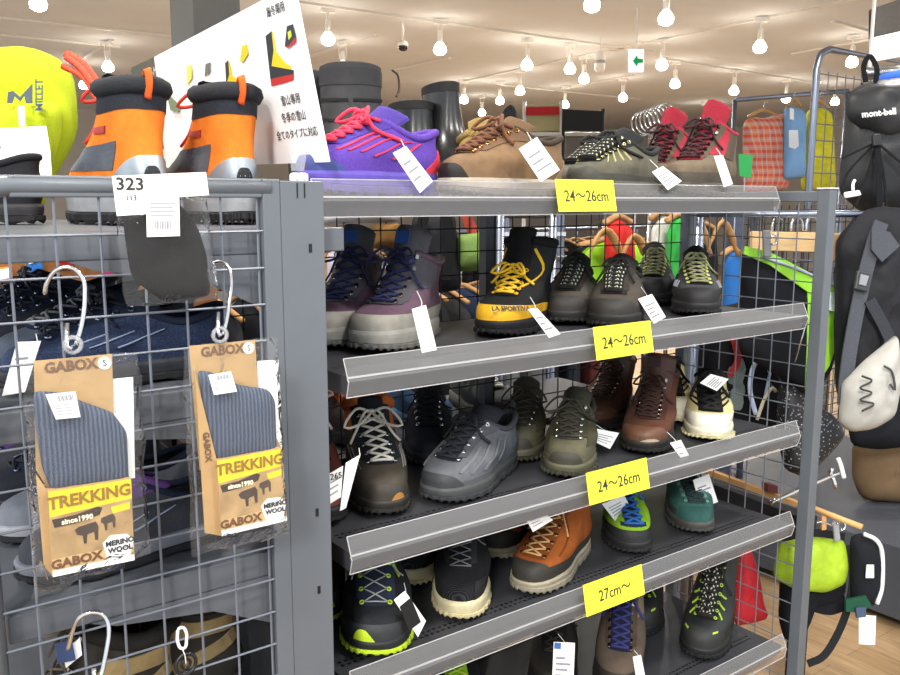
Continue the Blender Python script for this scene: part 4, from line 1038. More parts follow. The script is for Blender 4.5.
# coloured goods on a wooden rack past the left unit
o = empty('wooden_rack', label='brown wooden rack seen past the left unit above the navy shoes', cat='rack')
a, b = at(-60, 236, Y=2.35), at(215, 236, Y=2.35)
MB().b2((a.x, 2.35, 1.05), (b.x, 2.37, a.z)).build('board', mat('8a5c36', .5, .15, 12, .1, None, 0, 'noise', .35, (6, 1, 1)), o)
for x in (a.x+.02, b.x-.06): MB().b2((x, 2.37, 0), (x+.04, 2.40, 1.3)).build('leg', mat('7a5030', .5), o)
for px, c, lab in (([(26,252),(40,250),(44,272),(28,276)], '2f6fb8', 'small blue pouch on the wooden rack past the left unit'), ([(55,250),(72,249),(74,268),(57,270)], 'b8322e', 'small red pouch on the wooden rack past the left unit'),
                   ([(100,256),(118,252),(124,272),(102,280)], 'c2357a', 'small pink pouch on the wooden rack past the left unit'), ([(-5,268),(12,266),(14,284),(-5,288)], 'd0782a', 'small orange pouch on the wooden rack past the left unit'),
                   ([(214,262),(226,260),(228,290),(216,292)], 'd8a032', 'small yellow pouch on the wooden rack beside the right hook')):
    pr = empty('small_pouch', label=lab, cat='pouch'); pillow(px, .012, fabric(c), pr, 'body', Y=2.346, n=24, rings=5, wr=.002, k=1); plate([(px[0][0]+3, px[0][1]+2), (px[1][0]-3, px[1][1]+2), (px[1][0]-3, px[1][1]+12), (px[0][0]+3, px[0][1]+12)], .001, TAG, pr, 'card', Y=2.331)
# ------------------------------------------------------------------ yellow backpack at the far left
YB_ = fabric('a9ba22', .1)
r = empty('backpack', label='bright yellow-green backpack with white tag at the far left', cat='backpack')
D0 = 1.75
pillow([(-60,70),(-20,50),(25,46),(55,55),(72,70),(76,95),(80,125),(70,150),(52,182),(40,215),(-60,215)], .07, YB_, r, 'body', D=D0, wr=.012, wf=14, n=60, rings=12)
pillow([(-60,112),(50,100),(64,104),(60,140),(48,182),(-60,190)], .05, YB_, r, 'front_pocket', D=D0-.045, wr=.01, wf=18, seed=2)
LOGO = plastic('3e4a55', .6)
plate([(7,103),(8,92),(13,91),(20,97),(32,84),(32,103),(26,103),(24,95),(20,101),(14,96),(12,103)], .002, LOGO, r, 'emblem', D=D0-.095)
text('MILLET', .02, LOGO, r, frame(at(39.5, 95, D=D0-.095), -_d, -_f), bold=.0004)
plate([(35.5,86),(36.5,86),(36.5,104),(35.5,104)], .001, LOGO, r, 'emblem', D=D0-.095)
plate([(18,106),(24,106),(25,126),(19,126)], .004, plastic('d8dcc0'), r, 'buckle', D=D0-.115)
t = empty('price_tag', label='large white tag on the yellow backpack', cat='price tag')
plate([(-20,129),(46,126),(50,150),(52,178),(-20,182)], .001, TAG, t, 'card', D=D0-.125)
RED = mat('c9482e', .7, .2, 300, .5, None, 0, 'voronoi')
wire([(66,54),(82,64),(95,80),(104,96)], .009, RED, r, 'cord_loop', D=1.68)
wire([(62,66),(78,74),(88,84),(97,100)], .006, RED, r, 'cord_loop', D=1.682)
wire([(66,57),(80,68),(92,84),(100,98)], .006, RED, r, 'cord', D=1.58)

# ------------------------------------------------------------------ boots behind the front row on the top shelf
BLK = mat('26272a', .75, .2, 150, .4)
sb = dict(prof='tall', height=.86, wf=.055, wc=.06, upper=mat('2a2b2e', .6, .2, 30, .8), laces=None, mid='1d1d1f', out='161617', collar=None, over=[('cuff', mat('232427', .6, .2, 40, .6), 'band', .86, .97, 0), ('toe_cap', rubber('1f2022'), 'rand', .16, .14), ('quilting', fabric('1d1e20'), 'stripe', [[(.62, .02), (.62, .5), (.62, .98)], [(.76, .02), (.76, .5), (.76, .98)]], .006)])
zt = SHZ[0]
def T_(px, Y, ang, spec, label, name, cat, proto=None):
    o = copy_tree(proto) if proto is not None else shoe(name, spec)
    return place(o, Vector((at(px, 190, Y=Y).x, Y, zt)), ang, label, .3, None, cat, .0005)
s1 = T_(352, 1.32, -120, sb, 'tall black quilted snow boot behind the purple trail shoe', 'snow_boot', 'snow boot')
T_(322, 1.45, -112, sb, 'tall black snow boot partly hidden by its mate and the poster', 'snow_boot', 'snow boot', s1)
wire([(392,70),(398,76),(399,90),(396,97)], .002, plastic('1a1a1c'), s1 if False else None, 'drawcord', Y=1.42)
tag(bpy.data.objects['drawcord'], 'black draw cord curling off the front snow boot', 'cord')
rb = dict(prof='tall', wf=.05, wc=.045, height=.84, upper=mat('1b1c1e', .28, .1, 20, 0, None, 0, 'noise', .6), laces=None, mid='17181a', out='131314', lug=.001, over=[('band', rubber('151516'), 'band', .93, 1., 0)])
w1 = T_(476, 1.50, -105, dict(rb, wc=.036, height=.92), 'tall slim black rubber boot behind the tan trail shoe', 'rubber_boot', 'rubber boot')
T_(436, 1.52, -110, dict(rb, wc=.05, height=.74), 'shorter wide black rubber boot behind the snow boots', 'rubber_boot', 'rubber boot')
bg = dict(prof='high', wf=.052, wc=.05, height=.62, upper=suede('a98f57'), tongue=suede('9c8450'), laces='8a6d3c', rows=6, mid='6d5a3a', out='4a3c28', collar=ribbed('b59c64', 240), collar_r=.01, bow=.8)
T_(486, 1.40, -125, bg, 'beige ankle boot with ribbed cuff behind the tan trail shoe', 'ankle_boot', 'boot')

# ------------------------------------------------------------------ rear side of the right unit: a few shoes past the wire
rear = empty('rear_shelf', (1.2, 1.72, 0), label='dark shelf on the far side of the wire back, behind the third shelf', cat='shelf')
loc(MB().b2((.62, 1.545, SHZ[2]-.03), (1.8, 1.9, SHZ[2])).build('board', DARKSHELF, rear), rear)
for x in (.63, 1.75): loc(MB().b2((x, 1.86, 0), (x+.03, 1.89, SHZ[2]-.03)).build('leg', GREY2, rear), rear)
def B_(x, y, ang, spec, label):
    return place(shoe('hiking_shoe', spec), Vector((x, y, SHZ[2])), ang, label, .3, None, 'low hiking shoe', .0005)
B_(.92, 1.57, -100, dict(prof='low', upper=suede('3a3430'), tongue=fabric('b4562a'), tongue_ext=.04, laces='c25e34', lace_r=.006, rows=5, mid='2b2b2b', collar=fabric('2a2a2a'), bow=1.4, q=0), 'shoe with thick orange laces beyond the wire behind the navy shoe')
B_(1.13, 1.58, -95, dict(prof='low', upper=fabric('3f5f85'), tongue=fabric('1a1c22'), laces='1b1c20', rows=5, mid='54779c', collar=fabric('18191c'), bow=.5, q=0), 'blue shoe beyond the wire behind the olive shoes')
B_(1.30, 1.57, -105, dict(prof='low', upper=fabric('4d4f4e'), tongue=fabric('3c3e40'), laces='c9c7bc', lace_r=.004, rows=5, mid='6d6d68', collar=fabric('5c5e5c'), bow=1.3, q=0), 'grey shoe with pale laces beyond the wire beside the brown boots')

# ------------------------------------------------------------------ ceiling: tracks, lamps, sensors
TRK = plastic('d9d6d0', .5); FIX = plastic('e3e1dc', .5)
def track(a, b, label):
    A, B = at(*a, Z=CEIL-.02), at(*b, Z=CEIL-.02)
    v = (B-A).normalized(); n = Vector((-v.y, v.x, 0))*.02
    mb = MB(); mb.add([A+n, A-n, B-n, B+n]+[p+Vector((0, 0, .0195)) for p in (A+n, A-n, B-n, B+n)], [(0,1,2,3),(7,6,5,4),(0,4,5,1),(1,5,6,2),(2,6,7,3),(3,7,4,0)])
    return tag(mb.build('lighting_track', TRK), label, 'lighting track')
for a, b, l in [((295,3),(652,53),'long white lighting track running back from above the poster'), ((0,18.7),(172,37.5),'white lighting track above the yellow backpack'), ((0,36),(120,48),'second white lighting track above the yellow backpack'),
  ((80,61),(112,41),'short white track above the first orange boot'), ((603,53),(870,-3),'white lighting track crossing behind the exit sign'), ((311,57),(376,36),'short white track above the tall snow boots'),
  ((390,72),(450,59),'short white track above the rubber boots'), ((450,85),(640,44),'white track over the beige folding chair back'), ((553,92),(632,76),'short white track over the black folding chair back'),
  ((660,59),(820,84),'white track running back over the plaid shirt'), ((832,23),(874,34),'short white track left of the black and white hanging sign'), ((792,55),(880,39),'white track above the wire grid'), ((500,86),(640,100),'farthest white track low over the grey shoes')]:
    track(a, b, l)
def lamp(px, py, label, dz=.26, loc_=None, first=[None]):
    p = Vector(loc_) if loc_ else at(px, py, Z=CEIL-dz)
    if first[0] is None:
        o = empty('track_lamp')
        MB().box((0, 0, dz-.035), (.05, .12, .03)).build('adapter', FIX, o)
        for s in (-1, 1): MB().tube(cr([(s*.035, 0, dz-.05), (s*.045, 0, .13), (s*.03, 0, .07)], 8), .004, 5).build('arm', FIX, o)
        MB().lathe([(0, .15), (.018, .15), (.024, .145), (.026, .06), (.03, .045), (.0, .045)], n=14).build('socket', FIX, o, smooth=True)
        MB().lathe([(0, .05), (.024, .048), (.046, .02), (.06, -.012), (.052, -.045), (.026, -.06), (0, -.063)], n=16).build('bulb', emit('fff1da', 34.), o, smooth=True)
        l = bpy.data.lights.new('bulb_light', 'SPOT'); l.energy = BULB_W*2; l.spot_size = R(160); l.spot_blend = .6; l.shadow_soft_size = .06; l.color = (1, .95, .88)
        lo = bpy.data.objects.new('bulb_light', l); COL.objects.link(lo); lo.parent = o; lo.location = (0, 0, -.12)
        first[0] = o
    else: o = copy_tree(first[0])
    o.location = p; o.rotation_euler = (0, 0, R((px*37) % 90))
    return tag(o, label, 'ceiling lamp', 'bare bulb lamps on the ceiling tracks')
LMP = [(38,2),(108,66),(193,20),(84,84),(328,38),(440,48),(343,66),(527,64),(464,99),(520,90),(482,112),(570,68),(584,78),(592,3),(666,17),(662,64),(675,83),(623,97),(565,104),(734,90),(760,46),(786,98),(835,101),(852,61),(500,100),(704,118)]
for x, y in LMP: lamp(x, y, 'bare bulb lamp with white holder, added out of view for its light')
for i, p in enumerate([(-.4, .3), (.9, .1), (2.2, .2), (.2, 1.7), (1.5, 2.2), (3.2, 1.4)]): lamp(i, 0, 'bare bulb lamp with white holder, added out of view for its light', loc_=p+(CEIL-.26,))   # unseen lamps added close overhead for their light
# ------------------------------------------------------------------ other things under the ceiling
p = at(403, 46, Z=CEIL-.22)
o = empty('dome_camera', p, label='small dome security camera hanging from the ceiling', cat='security camera')
MB().lathe([(0, .05), (.03, .05), (.05, .02), (.05, 0), (0, 0)], n=16).build('housing', FIX, o, smooth=True)
MB().lathe([(.045, 0), (.04, -.03), (.02, -.045), (0, -.048)], n=16).build('dome', mat('2a2a2c', .15), o, smooth=True)
MB().cyl((0, 0, .05), (0, 0, .22), .012).build('stem', FIX, o)
p = at(600, 62, Z=CEIL-.24)
o = empty('ceiling_speaker', p, label='white capsule speaker hanging between two bulb lamps', cat='speaker')
MB().lathe([(0, .1), (.04, .095), (.055, .07), (.055, -.07), (.04, -.095), (0, -.1)], n=16).build('body', plastic('e9e7e2'), o, smooth=True)
MB().lathe([(.0565, .015), (.0565, -.015)], n=16).build('grille', plastic('9b9a96'), o)
MB().cyl((0, 0, .1), (0, 0, .24), .006).build('rod', FIX, o)
o = empty('exit_sign', label='white exit sign with green arrow hanging from the ceiling', cat='exit sign')
plate([(629,49),(644,49),(644,71),(629,71)], .04, emit('f6f8f4', 1.1), o, 'panel', D=7.5)
plate([(633,61),(637,55),(638,58.5),(643,59),(643,62.5),(638,63),(637,66.5)], .004, emit('1fae5c', .7), o, 'arrow', D=7.45)
q = at(636, 49, D=7.52); MB().cyl(q, (q.x, q.y, CEIL), .008).build('rod', FIX, o)
p = at(562, 60, Z=CEIL-.03)
# a pillar and hanging banner frames behind the poster
ca, cb = at(193, 10, Y=5.2), at(240, 10, Y=5.2)
o = MB().b2((ca.x, 5.2, 0), (cb.x, 5.6, CEIL)).build('column', mat('8b8c8a', .7, .05, 6)); o['kind'] = 'structure'
c0 = at(200, 10, D=4.2)
o = empty('ceiling_banner', label='grey panel strip hanging from the ceiling over the poster', cat='panel')
MB().b2((c0.x-.05, c0.y, CEIL-.62), (c0.x+.06, c0.y+.03, CEIL)).build('strip', mat('6d7680', .5), o)
# black and white hanging sign at the right
o = empty('hanging_sign', label='black and white sign board hanging at the right edge', cat='sign')
plate([(871,9),(960,-22),(960,18),(871,38)], .02, mat('3b3733', .6), o, 'upper_board', D=3.6)
plate([(871,38),(960,18),(960,45),(871,62)], .02, paper('f6f6f4'), o, 'lower_board', D=3.6)
for x in (885, 940):
    q = at(x, 0, D=3.62); wire(None, .003, FIX, o, 'wire', pts=[q, Vector((q.x, q.y, CEIL-.02))], n=2)
q0 = [at(x, y, D=3.55) for x, y in ((864, 66), (920, 73))]
o = empty('steel_rail', label='shiny steel garment rail above the black backpack', cat='rail')
MB().cyl(at(864, 74, D=3.0), at(960, 66, D=3.0), .022).build('tube', metal('b9bcc0', .2), o, smooth=True)
for px in (869, 948):
    q = at(px, 73, D=3.0); MB().cyl(q, (q.x, q.y, CEIL), .006).build('rod', FIX, o)
# wire grid stand
g0 = at(813, 120, D=4.0); ztop = at(820, 49, D=4.0).z
o = empty('grid_stand', (g0.x, g0.y, 0), label='blue-grey wire grid stand with rounded tube frame behind the jackets', cat='grid stand')
FR = metal('8f97a8', .35)
def mv(ob): ob.matrix_parent_inverse = Matrix.Translation(-o.location); return ob
mv(MB().tube([(g0.x, g0.y, 0)]+cr([(g0.x, g0.y, ztop-.1), (g0.x+.03, g0.y, ztop-.03), (g0.x+.1, g0.y, ztop)], 8)+[(g0.x+.8, g0.y, ztop), (g0.x+.8, g0.y, 0)], .016, 8).build('frame', FR, o, smooth=True))
mv(grid_panel((g0.x+.03, g0.y, .1), (1, 0, 0), (0, 0, 1), .76, ztop-.2, .075, .003).build('wire_panel', WIRE, o))

# ------------------------------------------------------------------ clothes
def plaid():
    m = bpy.data.materials.new('plaid_cloth'); m.use_nodes = True; nt = m.node_tree; b = nt.nodes['Principled BSDF']; b.inputs['Roughness'].default_value = .9
    tc = nt.nodes.new('ShaderNodeTexCoord'); cur = None
    for ax, sc, cols in (('X', 6.4, ('d8654f', 'e8b455', '8fa8b0', 'c24c44')), ('Z', 7., ('d8584a', 'ecc35e', '7f95b0', 'd8b0a4'))):
        w = nt.nodes.new('ShaderNodeTexWave'); w.bands_direction = ax; w.inputs['Scale'].default_value = sc; w.inputs['Distortion'].default_value = .6
        nt.links.new(tc.outputs['Object'], w.inputs['Vector'])
        r = nt.nodes.new('ShaderNodeValToRGB'); r.color_ramp.interpolation = 'CONSTANT'
        r.color_ramp.elements[0].color = lin(cols[0]); r.color_ramp.elements[1].position = .35; r.color_ramp.elements[1].color = lin(cols[1])
        for p_, c_ in ((.55, cols[2]), (.75, cols[3])): r.color_ramp.elements.new(p_).color = lin(c_)
        nt.links.new(w.outputs['Fac'], r.inputs[0])
        if cur is None: cur = r
        else:
            mx = nt.nodes.new('ShaderNodeMix'); mx.data_type = 'RGBA'; mx.inputs[0].default_value = .5
            nt.links.new(cur.outputs[0], mx.inputs[6]); nt.links.new(r.outputs[0], mx.inputs[7]); nt.links.new(mx.outputs[2], b.inputs['Base Color'])
    return m
WOOD = mat('b98c58', .55, .15, 30, .1, None, 0, 'noise', .35, (1, 1, 5))
def garment(name, label, cat, outline, D, m, hanger=None, Y=None, zr=None, th=.05, seed=0, group=None, wr=.012, details=()):
    r = empty(name, label=label, cat=cat, group=group)
    pillow(outline, th, m, r, 'cloth', D=None if Y else D, Y=Y, wr=wr, wf=9, n=44, rings=7, seed=seed, k=1)
    for nm, px, mm, l in details: plate(px, .004, mm, r, nm, D=D-th-l)
    if hanger:
        hx, hy, w = hanger
        h = empty('hanger'); h.parent = r
        kw = dict(Y=Y) if Y else dict(D=D)
        MB().tube(cr([at(hx-w, hy+9, **kw), at(hx, hy+2, **kw), at(hx+w, hy+9, **kw)], 10), .012, 6, flat=.6).build('hanger_arm', WOOD, h, smooth=True)
        q = at(hx, hy+2, **kw)
        if zr: wire(None, .003, CHROME, h, 'hanger_hook', pts=[q, Vector((q.x, q.y, zr+.008)), Vector((q.x, q.y+.02, zr+.022)), Vector((q.x, q.y+.034, zr+.002))], n=12)
        else: wire([(hx, hy+2), (hx, hy-4), (hx+2, hy-7), (hx+4, hy-5)], .003, CHROME, h, 'hanger_hook', D=D, n=10)
    return r
o = empty('clothes_rail', label='clothes rail carrying the plaid, blue and yellow clothes', cat='clothes rail')
a, b = at(735, 100, D=5.0), at(848, 91, D=5.0)
MB().cyl(a, b, .014).build('bar', FR, o, smooth=True)
for q in (a, b): MB().cyl((q.x, q.y, 0), q, .014).build('post', FR, o, smooth=True)
garment('shirt', 'red and yellow plaid shirt hanging beside the red hiking boots', 'shirt', [(743,122),(752,116),(764,119),(774,115),(785,112),(789,190),(742,192)], 5.0, plaid(), (764,108,16), seed=1)
garment('shirt', 'light blue sleeveless shirt with white print between plaid and yellow', 'shirt', [(784,108),(790,104),(796,110),(802,107),(806,116),(805,178),(783,180)], 4.95, fabric('7fa9d6'), (794,98,8), seed=2, details=[('neck_strip', [(790,108),(794,109),(794,120),(790,119)], WHITE, .004), ('print', [(789,130),(798,130),(799,146),(795,149),(789,147)], paper('e9edf2'), .004)])
garment('jacket', 'mustard yellow jacket hanging behind the wire grid', 'jacket', [(806,112),(814,106),(822,106),(832,112),(836,190),(800,191)], 4.97, mat('c9c21e', .6, .2, 30), (820,99,10), seed=3)
o = empty('shelf_sign'); plate([(739,154),(753,155),(751,178),(740,176)], .003, mat('2f9a52', .6, .05, 20), o, 'card', Y=1.485); q = at(745, 176, Y=1.489); MB().cyl((q.x, q.y, SHZ[0]-.002), q, .002).build('stem', CHROME, o); tag(o, 'small green sign card right of the red boots', 'sign')

# far clothing rows past the wire back: rails with garments side by side
cols = ['1d1e22', '23252c', '2b2f3a', '1a1b1e', '33363c', '1c2230', '3a3532', '202227', '454a52', '18191c', '5a2a2a', '24304a', '6a6e72', '2c2c2e', '1e1e20']
def row_of_clothes(label, x0, x1, y, ztop, zbot, n, seed, pal, rail_label):
    rnd = random.Random(seed)
    o = empty('clothes_rail', (x0, y, 0), label=rail_label, cat='clothes rail')
    MB().cyl((0, 0, ztop+.06), (x1-x0, 0, ztop+.06), .014).build('bar', FR, o, smooth=True)
    for x in (0, x1-x0): MB().cyl((x, 0, 0), (x, 0, ztop+.06), .016).build('post', FR, o, smooth=True)
    protos = {}
    for i in range(n):
        x = x0+.06+(x1-x0-.12)*i/(n-1); c = rnd.choice(pal); h = ztop-.02*rnd.random()
        if c not in protos:
            r = empty('garment')
            P = [Vector((0, a, b)) for a, b in ((-.22, -.07), (-.08, -.01), (.08, -.01), (.22, -.07), (.24, -(ztop-zbot)), (-.24, -(ztop-zbot)))]
            O = rounded(P, 24, 1); mb = MB(); rows = []
            for s, d in ((.02, -.02), (.6, -.03), (.92, -.022), (1, 0), (.92, .022), (.6, .03), (.02, .02)):
                rows.append([Vector((d+mnoise.noise(p*8+Vector((i, 0, 0)))*.012, p.y*s, -.3+(p.z+.3)*s)) for p in O])
            mb.grid(rows, closed=True).build('cloth', fabric(c), r, smooth=True)
            MB().tube(cr([(0, -.2, -.05), (0, 0, .0), (0, .2, -.05)], 8), .009, 6).build('hanger', WOOD, r, smooth=True)
            MB().tube([(0, 0, 0), (0, 0, .03)]+[(0, .018-.018*math.cos(t), .055+.02*math.sin(t)) for t in (0, .8, 1.6, 2.4)], .0025, 5).build('hanger_hook', CHROME, r, smooth=True)
            protos[c] = r
        else: r = copy_tree(protos[c])
        r.location = (x, y, h); r.rotation_euler = (0, 0, R(rnd.uniform(-7, 7)))
        tag(r, label, 'clothing', label)
row_of_clothes('dark garment packed on the low rail behind the wire back of the shoe unit', .75, 2.7, 2.75, 1.16, .35, 17, 3, cols, 'clothes rail just behind the wire back of the shoe unit')
row_of_clothes('garment on the far clothes rail seen through the wire', 1.9, 5.2, 4.3, 1.22, .4, 22, 5, cols+['8a3a34', '3f7a52', '9aa0a6', '35507a'], 'far clothes rail behind the first one')
# hanging garments with wooden hangers seen end on, through the second shelf
for i, (c, px, D, lab) in enumerate([
  ('3aa84c', [(668,228),(676,216),(688,217),(694,232),(690,300),(666,300)], 3.1, 'bright green top on a wooden hanger beyond the approach shoes'),
  ('e4e2da', [(652,226),(664,214),(672,220),(674,300),(650,300)], 3.3, 'white top on a hanger beyond the approach shoes'),
  ('1f2126', [(690,236),(700,224),(712,228),(716,300),(688,300)], 3.0, 'black top on a wooden hanger left of the navy pouch'),
  ('2f6fb8', [(724,262),(732,250),(742,258),(744,330),(722,330)], 2.75, 'blue top on a wooden hanger left of the navy pouch'),
  ('c8302c', [(606,226),(616,218),(630,226),(634,262),(604,262)], 3.4, 'red top on a hanger beyond the grey-brown shoes'),
  ('8fd22e', [(580,252),(600,240),(640,242),(652,262),(650,310),(582,310)], 2.9, 'lime green top on a wooden hanger beyond the grey-brown shoes')]):
    x0, x1 = min(p[0] for p in px), max(p[0] for p in px); y0 = min(p[1] for p in px)
    garment('top', lab, 'clothing', px, None, fabric(c), ((x0+x1)/2, y0-4, (x1-x0)/2*1.0), Y=2.1+.08*(i % 2), zr=1.44, th=.035, seed=i+11)
for i, (x, y, w, D, lab) in enumerate([(605,246,20,2.7,'wooden hanger beyond the grey-brown shoes, left one'),(634,252,17,2.65,'wooden hanger beyond the grey-brown shoes, right one'),(697,238,14,2.7,'wooden hanger beyond the right approach shoe'),(722,238,16,2.6,'pale wooden hanger left of the navy pouch')]):
    h = empty('clothes_hanger', label=lab, cat='clothes hanger')
    a, b, c = at(x-w, y+18, Y=2.02), at(x, y-16, Y=2.02), at(x+w, y+18, Y=2.02)
    MB().tube(cr([a, a.lerp(b, .6)+Vector((0, 0, .02)), b, b.lerp(c, .4)+Vector((0, 0, .02)), c], 14), [.008]*3+[.015]*8+[.008]*3, 8, flat=.5).build('arm', WOOD, h, smooth=True)
    wire(None, .003, CHROME, h, 'hook', pts=[b, Vector((b.x, b.y, 1.445)), Vector((b.x, b.y+.02, 1.462)), Vector((b.x, b.y+.034, 1.442))], n=12)

o = empty('clothes_rail', label='double clothes rail just past the wire back carrying bright tops and hangers', cat='clothes rail')
xa, xb = at(560, 230, Y=2.1).x, at(760, 230, Y=2.1).x
for y in (2.054, 2.134, 2.214): MB().cyl((xa, y, 1.44), (xb, y, 1.44), .008).build('bar', FR, o, smooth=True)
for x in (xa, xb):
    MB().b2((x-.012, 2.04, 1.432), (x+.012, 2.23, 1.448)).build('end_plate', FR, o)
    MB().cyl((x, 2.134, 0), (x, 2.134, 1.44), .014).build('post', FR, o, smooth=True)
# ------------------------------------------------------------------ fixtures seen between and above the shoes
o = empty('camp_chair', label='beige folding chair back with red stripe over the tan shoe', cat='chair')
BG = fabric('a99f74')
plate([(523,105),(561,104),(560,130),(524,132)], .02, BG, o, 'back', D=5.5, bevel=.004)
plate([(526,107),(559,106.5),(559,114.5),(526,115)], .004, fabric('b02a30'), o, 'stripe', D=5.47)
for x in (524.5, 561.5): MB().cyl(at(x, 102, D=5.5), at(x, 152, D=5.5), .012).build('pole', plastic('dedcd6'), o, smooth=True)
MB().cyl(at(522, 134, D=5.5), at(605, 134, D=5.5), .012).build('arm', plastic('d2d0ca'), o, smooth=True)
for x in (524.5, 561.5):
    q = at(x, 152, D=5.5); MB().cyl(q, (q.x, q.y, 0), .012).build('leg', plastic('dedcd6'), o, smooth=True)
o = empty('camp_chair', label='black folding chair back right of the beige one', cat='chair')
plate([(564,109),(603,111),(603,131),(563,130)], .02, fabric('2a2a2a'), o, 'back', D=5.4, bevel=.004)
for x in (564, 603): 
    q = at(x, 109, D=5.42); MB().cyl(q, (q.x, q.y, 0), .012).build('pole', plastic('2b2b2b'), o, smooth=True)
r = empty('backpack', label='dark grey bag top left of the beige folding chair', cat='bag')
pillow([(500,124),(503,110),(510,103),(517,108),(518,128),(510,140),(500,138)], .08, fabric('3a3c40'), r, 'body', D=5.0, n=24, rings=5)
q = at(508, 138, D=5.0); MB().cyl((q.x, q.y, 0), q, .015).build('stand', FR, r)
r = empty('wire_rack', label='shiny wire spiral rack left of the taupe and red boots', cat='rack')
for i in range(7):
    c = at(641+4.2*i, 124-1.5*i, D=3.6); MB().tube([c+_r*(.04*math.cos(t))+Vector((0, 0, .055*math.sin(t)))+_f*(.03*math.sin(t)) for t in [2*PI*k/20 for k in range(20)]], .0035, 6, closed=True).build('ring', CHROME, r, smooth=True)
q = at(652, 128, D=3.62); MB().cyl((q.x, q.y, 0), q, .012).build('post', CHROME, r, smooth=True)
# fixture with boxes and gear, far left past the wire
o = empty('display_shelf', (2.0, 4.6, 0), label='silver display shelf far behind the boots of the second shelf', cat='shelf')
for x0, y0, x1, y1, D in [(486,206,566,210,4.2),(486,232,566,236,4.2)]:
    plate([(x0,y0),(x1,y0),(x1,y1),(x0,y1)], .3, metal('a9adb4', .35), o, 'board', D=D).matrix_parent_inverse = Matrix.Translation(-o.location)
for x in (488, 564):
    q = at(x, 206, D=4.2); w_ = MB().cyl((q.x, q.y+.02, 0), (q.x, q.y+.02, q.z), .02).build('post', metal('8f97a8', .35), o); w_.matrix_parent_inverse = Matrix.Translation(-o.location)
for i, (px, c, lab, nm, cat) in enumerate([
  ([(327,252),(362,250),(362,302),(327,304)], 'c9c4d6', 'white carton with an oval print beside the grey upright', 'carton', 'box'),
  ([(372,224),(400,223),(402,248),(372,249)], '7a5a30', 'brown and yellow pack past the wire over the purple boot', 'gear_pack', 'bag'),
  ([(412,215),(455,212),(462,290),(410,296)], '202226', 'black backpack past the wire between the purple and alpine boots', 'backpack', 'bag'),
  ([(457,235),(482,232),(486,270),(458,272)], '6f8a4a', 'green and grey patterned cloth past the wire', 'cloth', 'cloth'),
  ([(322,206),(400,204),(400,222),(322,224)], 'bfc3c8', 'row of pale packaged goods past the wire under the top shelf', 'carton', 'box')]):
    D = 2.5
    r = empty(nm, label=lab, cat=cat)
    pillow(px, .05, fabric(c), r, 'body', D=D, n=36, rings=6, wr=.006, seed=20+i, k=1)
    q = at((px[0][0]+px[1][0])/2, px[0][1]+3, D=D); MB().tube([q, Vector((q.x, q.y, 1.462))], .003, 5).build('hanging_cord', plastic('2a2b2e'), r)
    if i == 0: plate([(333,262),(348,258),(354,300),(340,303)], .004, mat('55607a', .6), r, 'print', D=D-.056); plate([(339,268),(343,267),(346,288),(342,289)], .004, paper('e6e6ee'), r, 'print', D=D-.06)
    if i == 2: strap([(424,216),(420,240),(424,280)], .03, fabric('17181a'), r, 'strap', D=D-.06); strap([(446,215),(450,240),(446,280)], .03, fabric('17181a'), r, 'strap', D=D-.06)
o = empty('wooden_rail', label='orange wooden rail past the wire beside the grey upright', cat='rail')
plate([(322,238),(366,240),(366,251),(322,249)], .03, mat('c98a4c', .5, .15, 30), o, 'board', D=2.9)
for x in (328, 360):
    q = at(x, 249, D=2.92); MB().b2((q.x-.012, q.y, 0), (q.x+.012, q.y+.02, q.z)).build('post', WOOD, o)
o = empty('strap_set', label='red strap hanging past the wire above the alpine boot', cat='strap')
strap([(464,205),(468,220),(474,236),(472,244)], .03, fabric('b5483a'), o, 'webbing', D=2.5)
q = at(464, 205, D=2.5); MB().tube([q, Vector((q.x, q.y, 1.462))], .003, 5).build('hanging_cord', plastic('2a2b2e'), o)
o = empty('gear_rail', label='steel rail past the wire at the left that packs and straps hang from', cat='rail')
qa, qb = at(310, 210, D=2.5), at(500, 210, D=2.5)
MB().cyl((qa.x, qa.y, 1.462), (qb.x, qb.y, 1.462), .009).build('bar', FR, o, smooth=True)
for q in (qa, qb): MB().cyl((q.x, q.y, 0), (q.x, q.y, 1.462), .013).build('post', FR, o, smooth=True)

# ------------------------------------------------------------------ right side: bags hanging past the end panel
GZ = 1.435
o = empty('gear_rail', label='steel rail past the end panel that the pouches and bags hang from', cat='rail')
for dd in (2.32, 2.5): MB().cyl(Vector((*at(690, 222, D=dd).xy, GZ)), Vector((*at(960, 222, D=dd).xy, GZ)), .009).build('bar', FR, o, smooth=True)
for px in (700, 955):
    q = at(px, 222, D=2.5); MB().cyl((q.x, q.y, 0), (q.x, q.y, GZ), .014).build('post', FR, o, smooth=True)
    q2 = at(px, 222, D=2.32); MB().cyl((q2.x, q2.y, GZ), (q.x, q.y, GZ), .008).build('cross_bar', FR, o, smooth=True)
def hang(r, px, py, D):
    q = at(px, py, D=D); b = at(px, 222, D=2.5 if D > 2.4 else 2.32)
    MB().tube([q, Vector((b.x, b.y, q.z+.02)), Vector((b.x, b.y, GZ))], .0022, 5).build('hanging_cord', plastic('2a2b2e'), r)
DK = fabric('17191f'); NEON = mat('8fd032', .55, .06, 60, .2)
r = empty('pouch_bag', label='navy-black pouch with neon green strip hanging behind the end panel', cat='bag')
D = 2.42
hang(r, 760, 256, 2.42); hang(r, 832, 284, 2.42)
pillow([(742,249),(770,252),(840,286),(846,300),(832,372),(814,394),(770,372),(738,352),(739,300)], .045, DK, r, 'body', D=D, n=56, wr=.003, k=1)
plate([(745,246),(770,252),(838,287),(838,295),(808,292),(770,265),(744,254)], .006, NEON, r, 'neon_strip', D=D-.052)
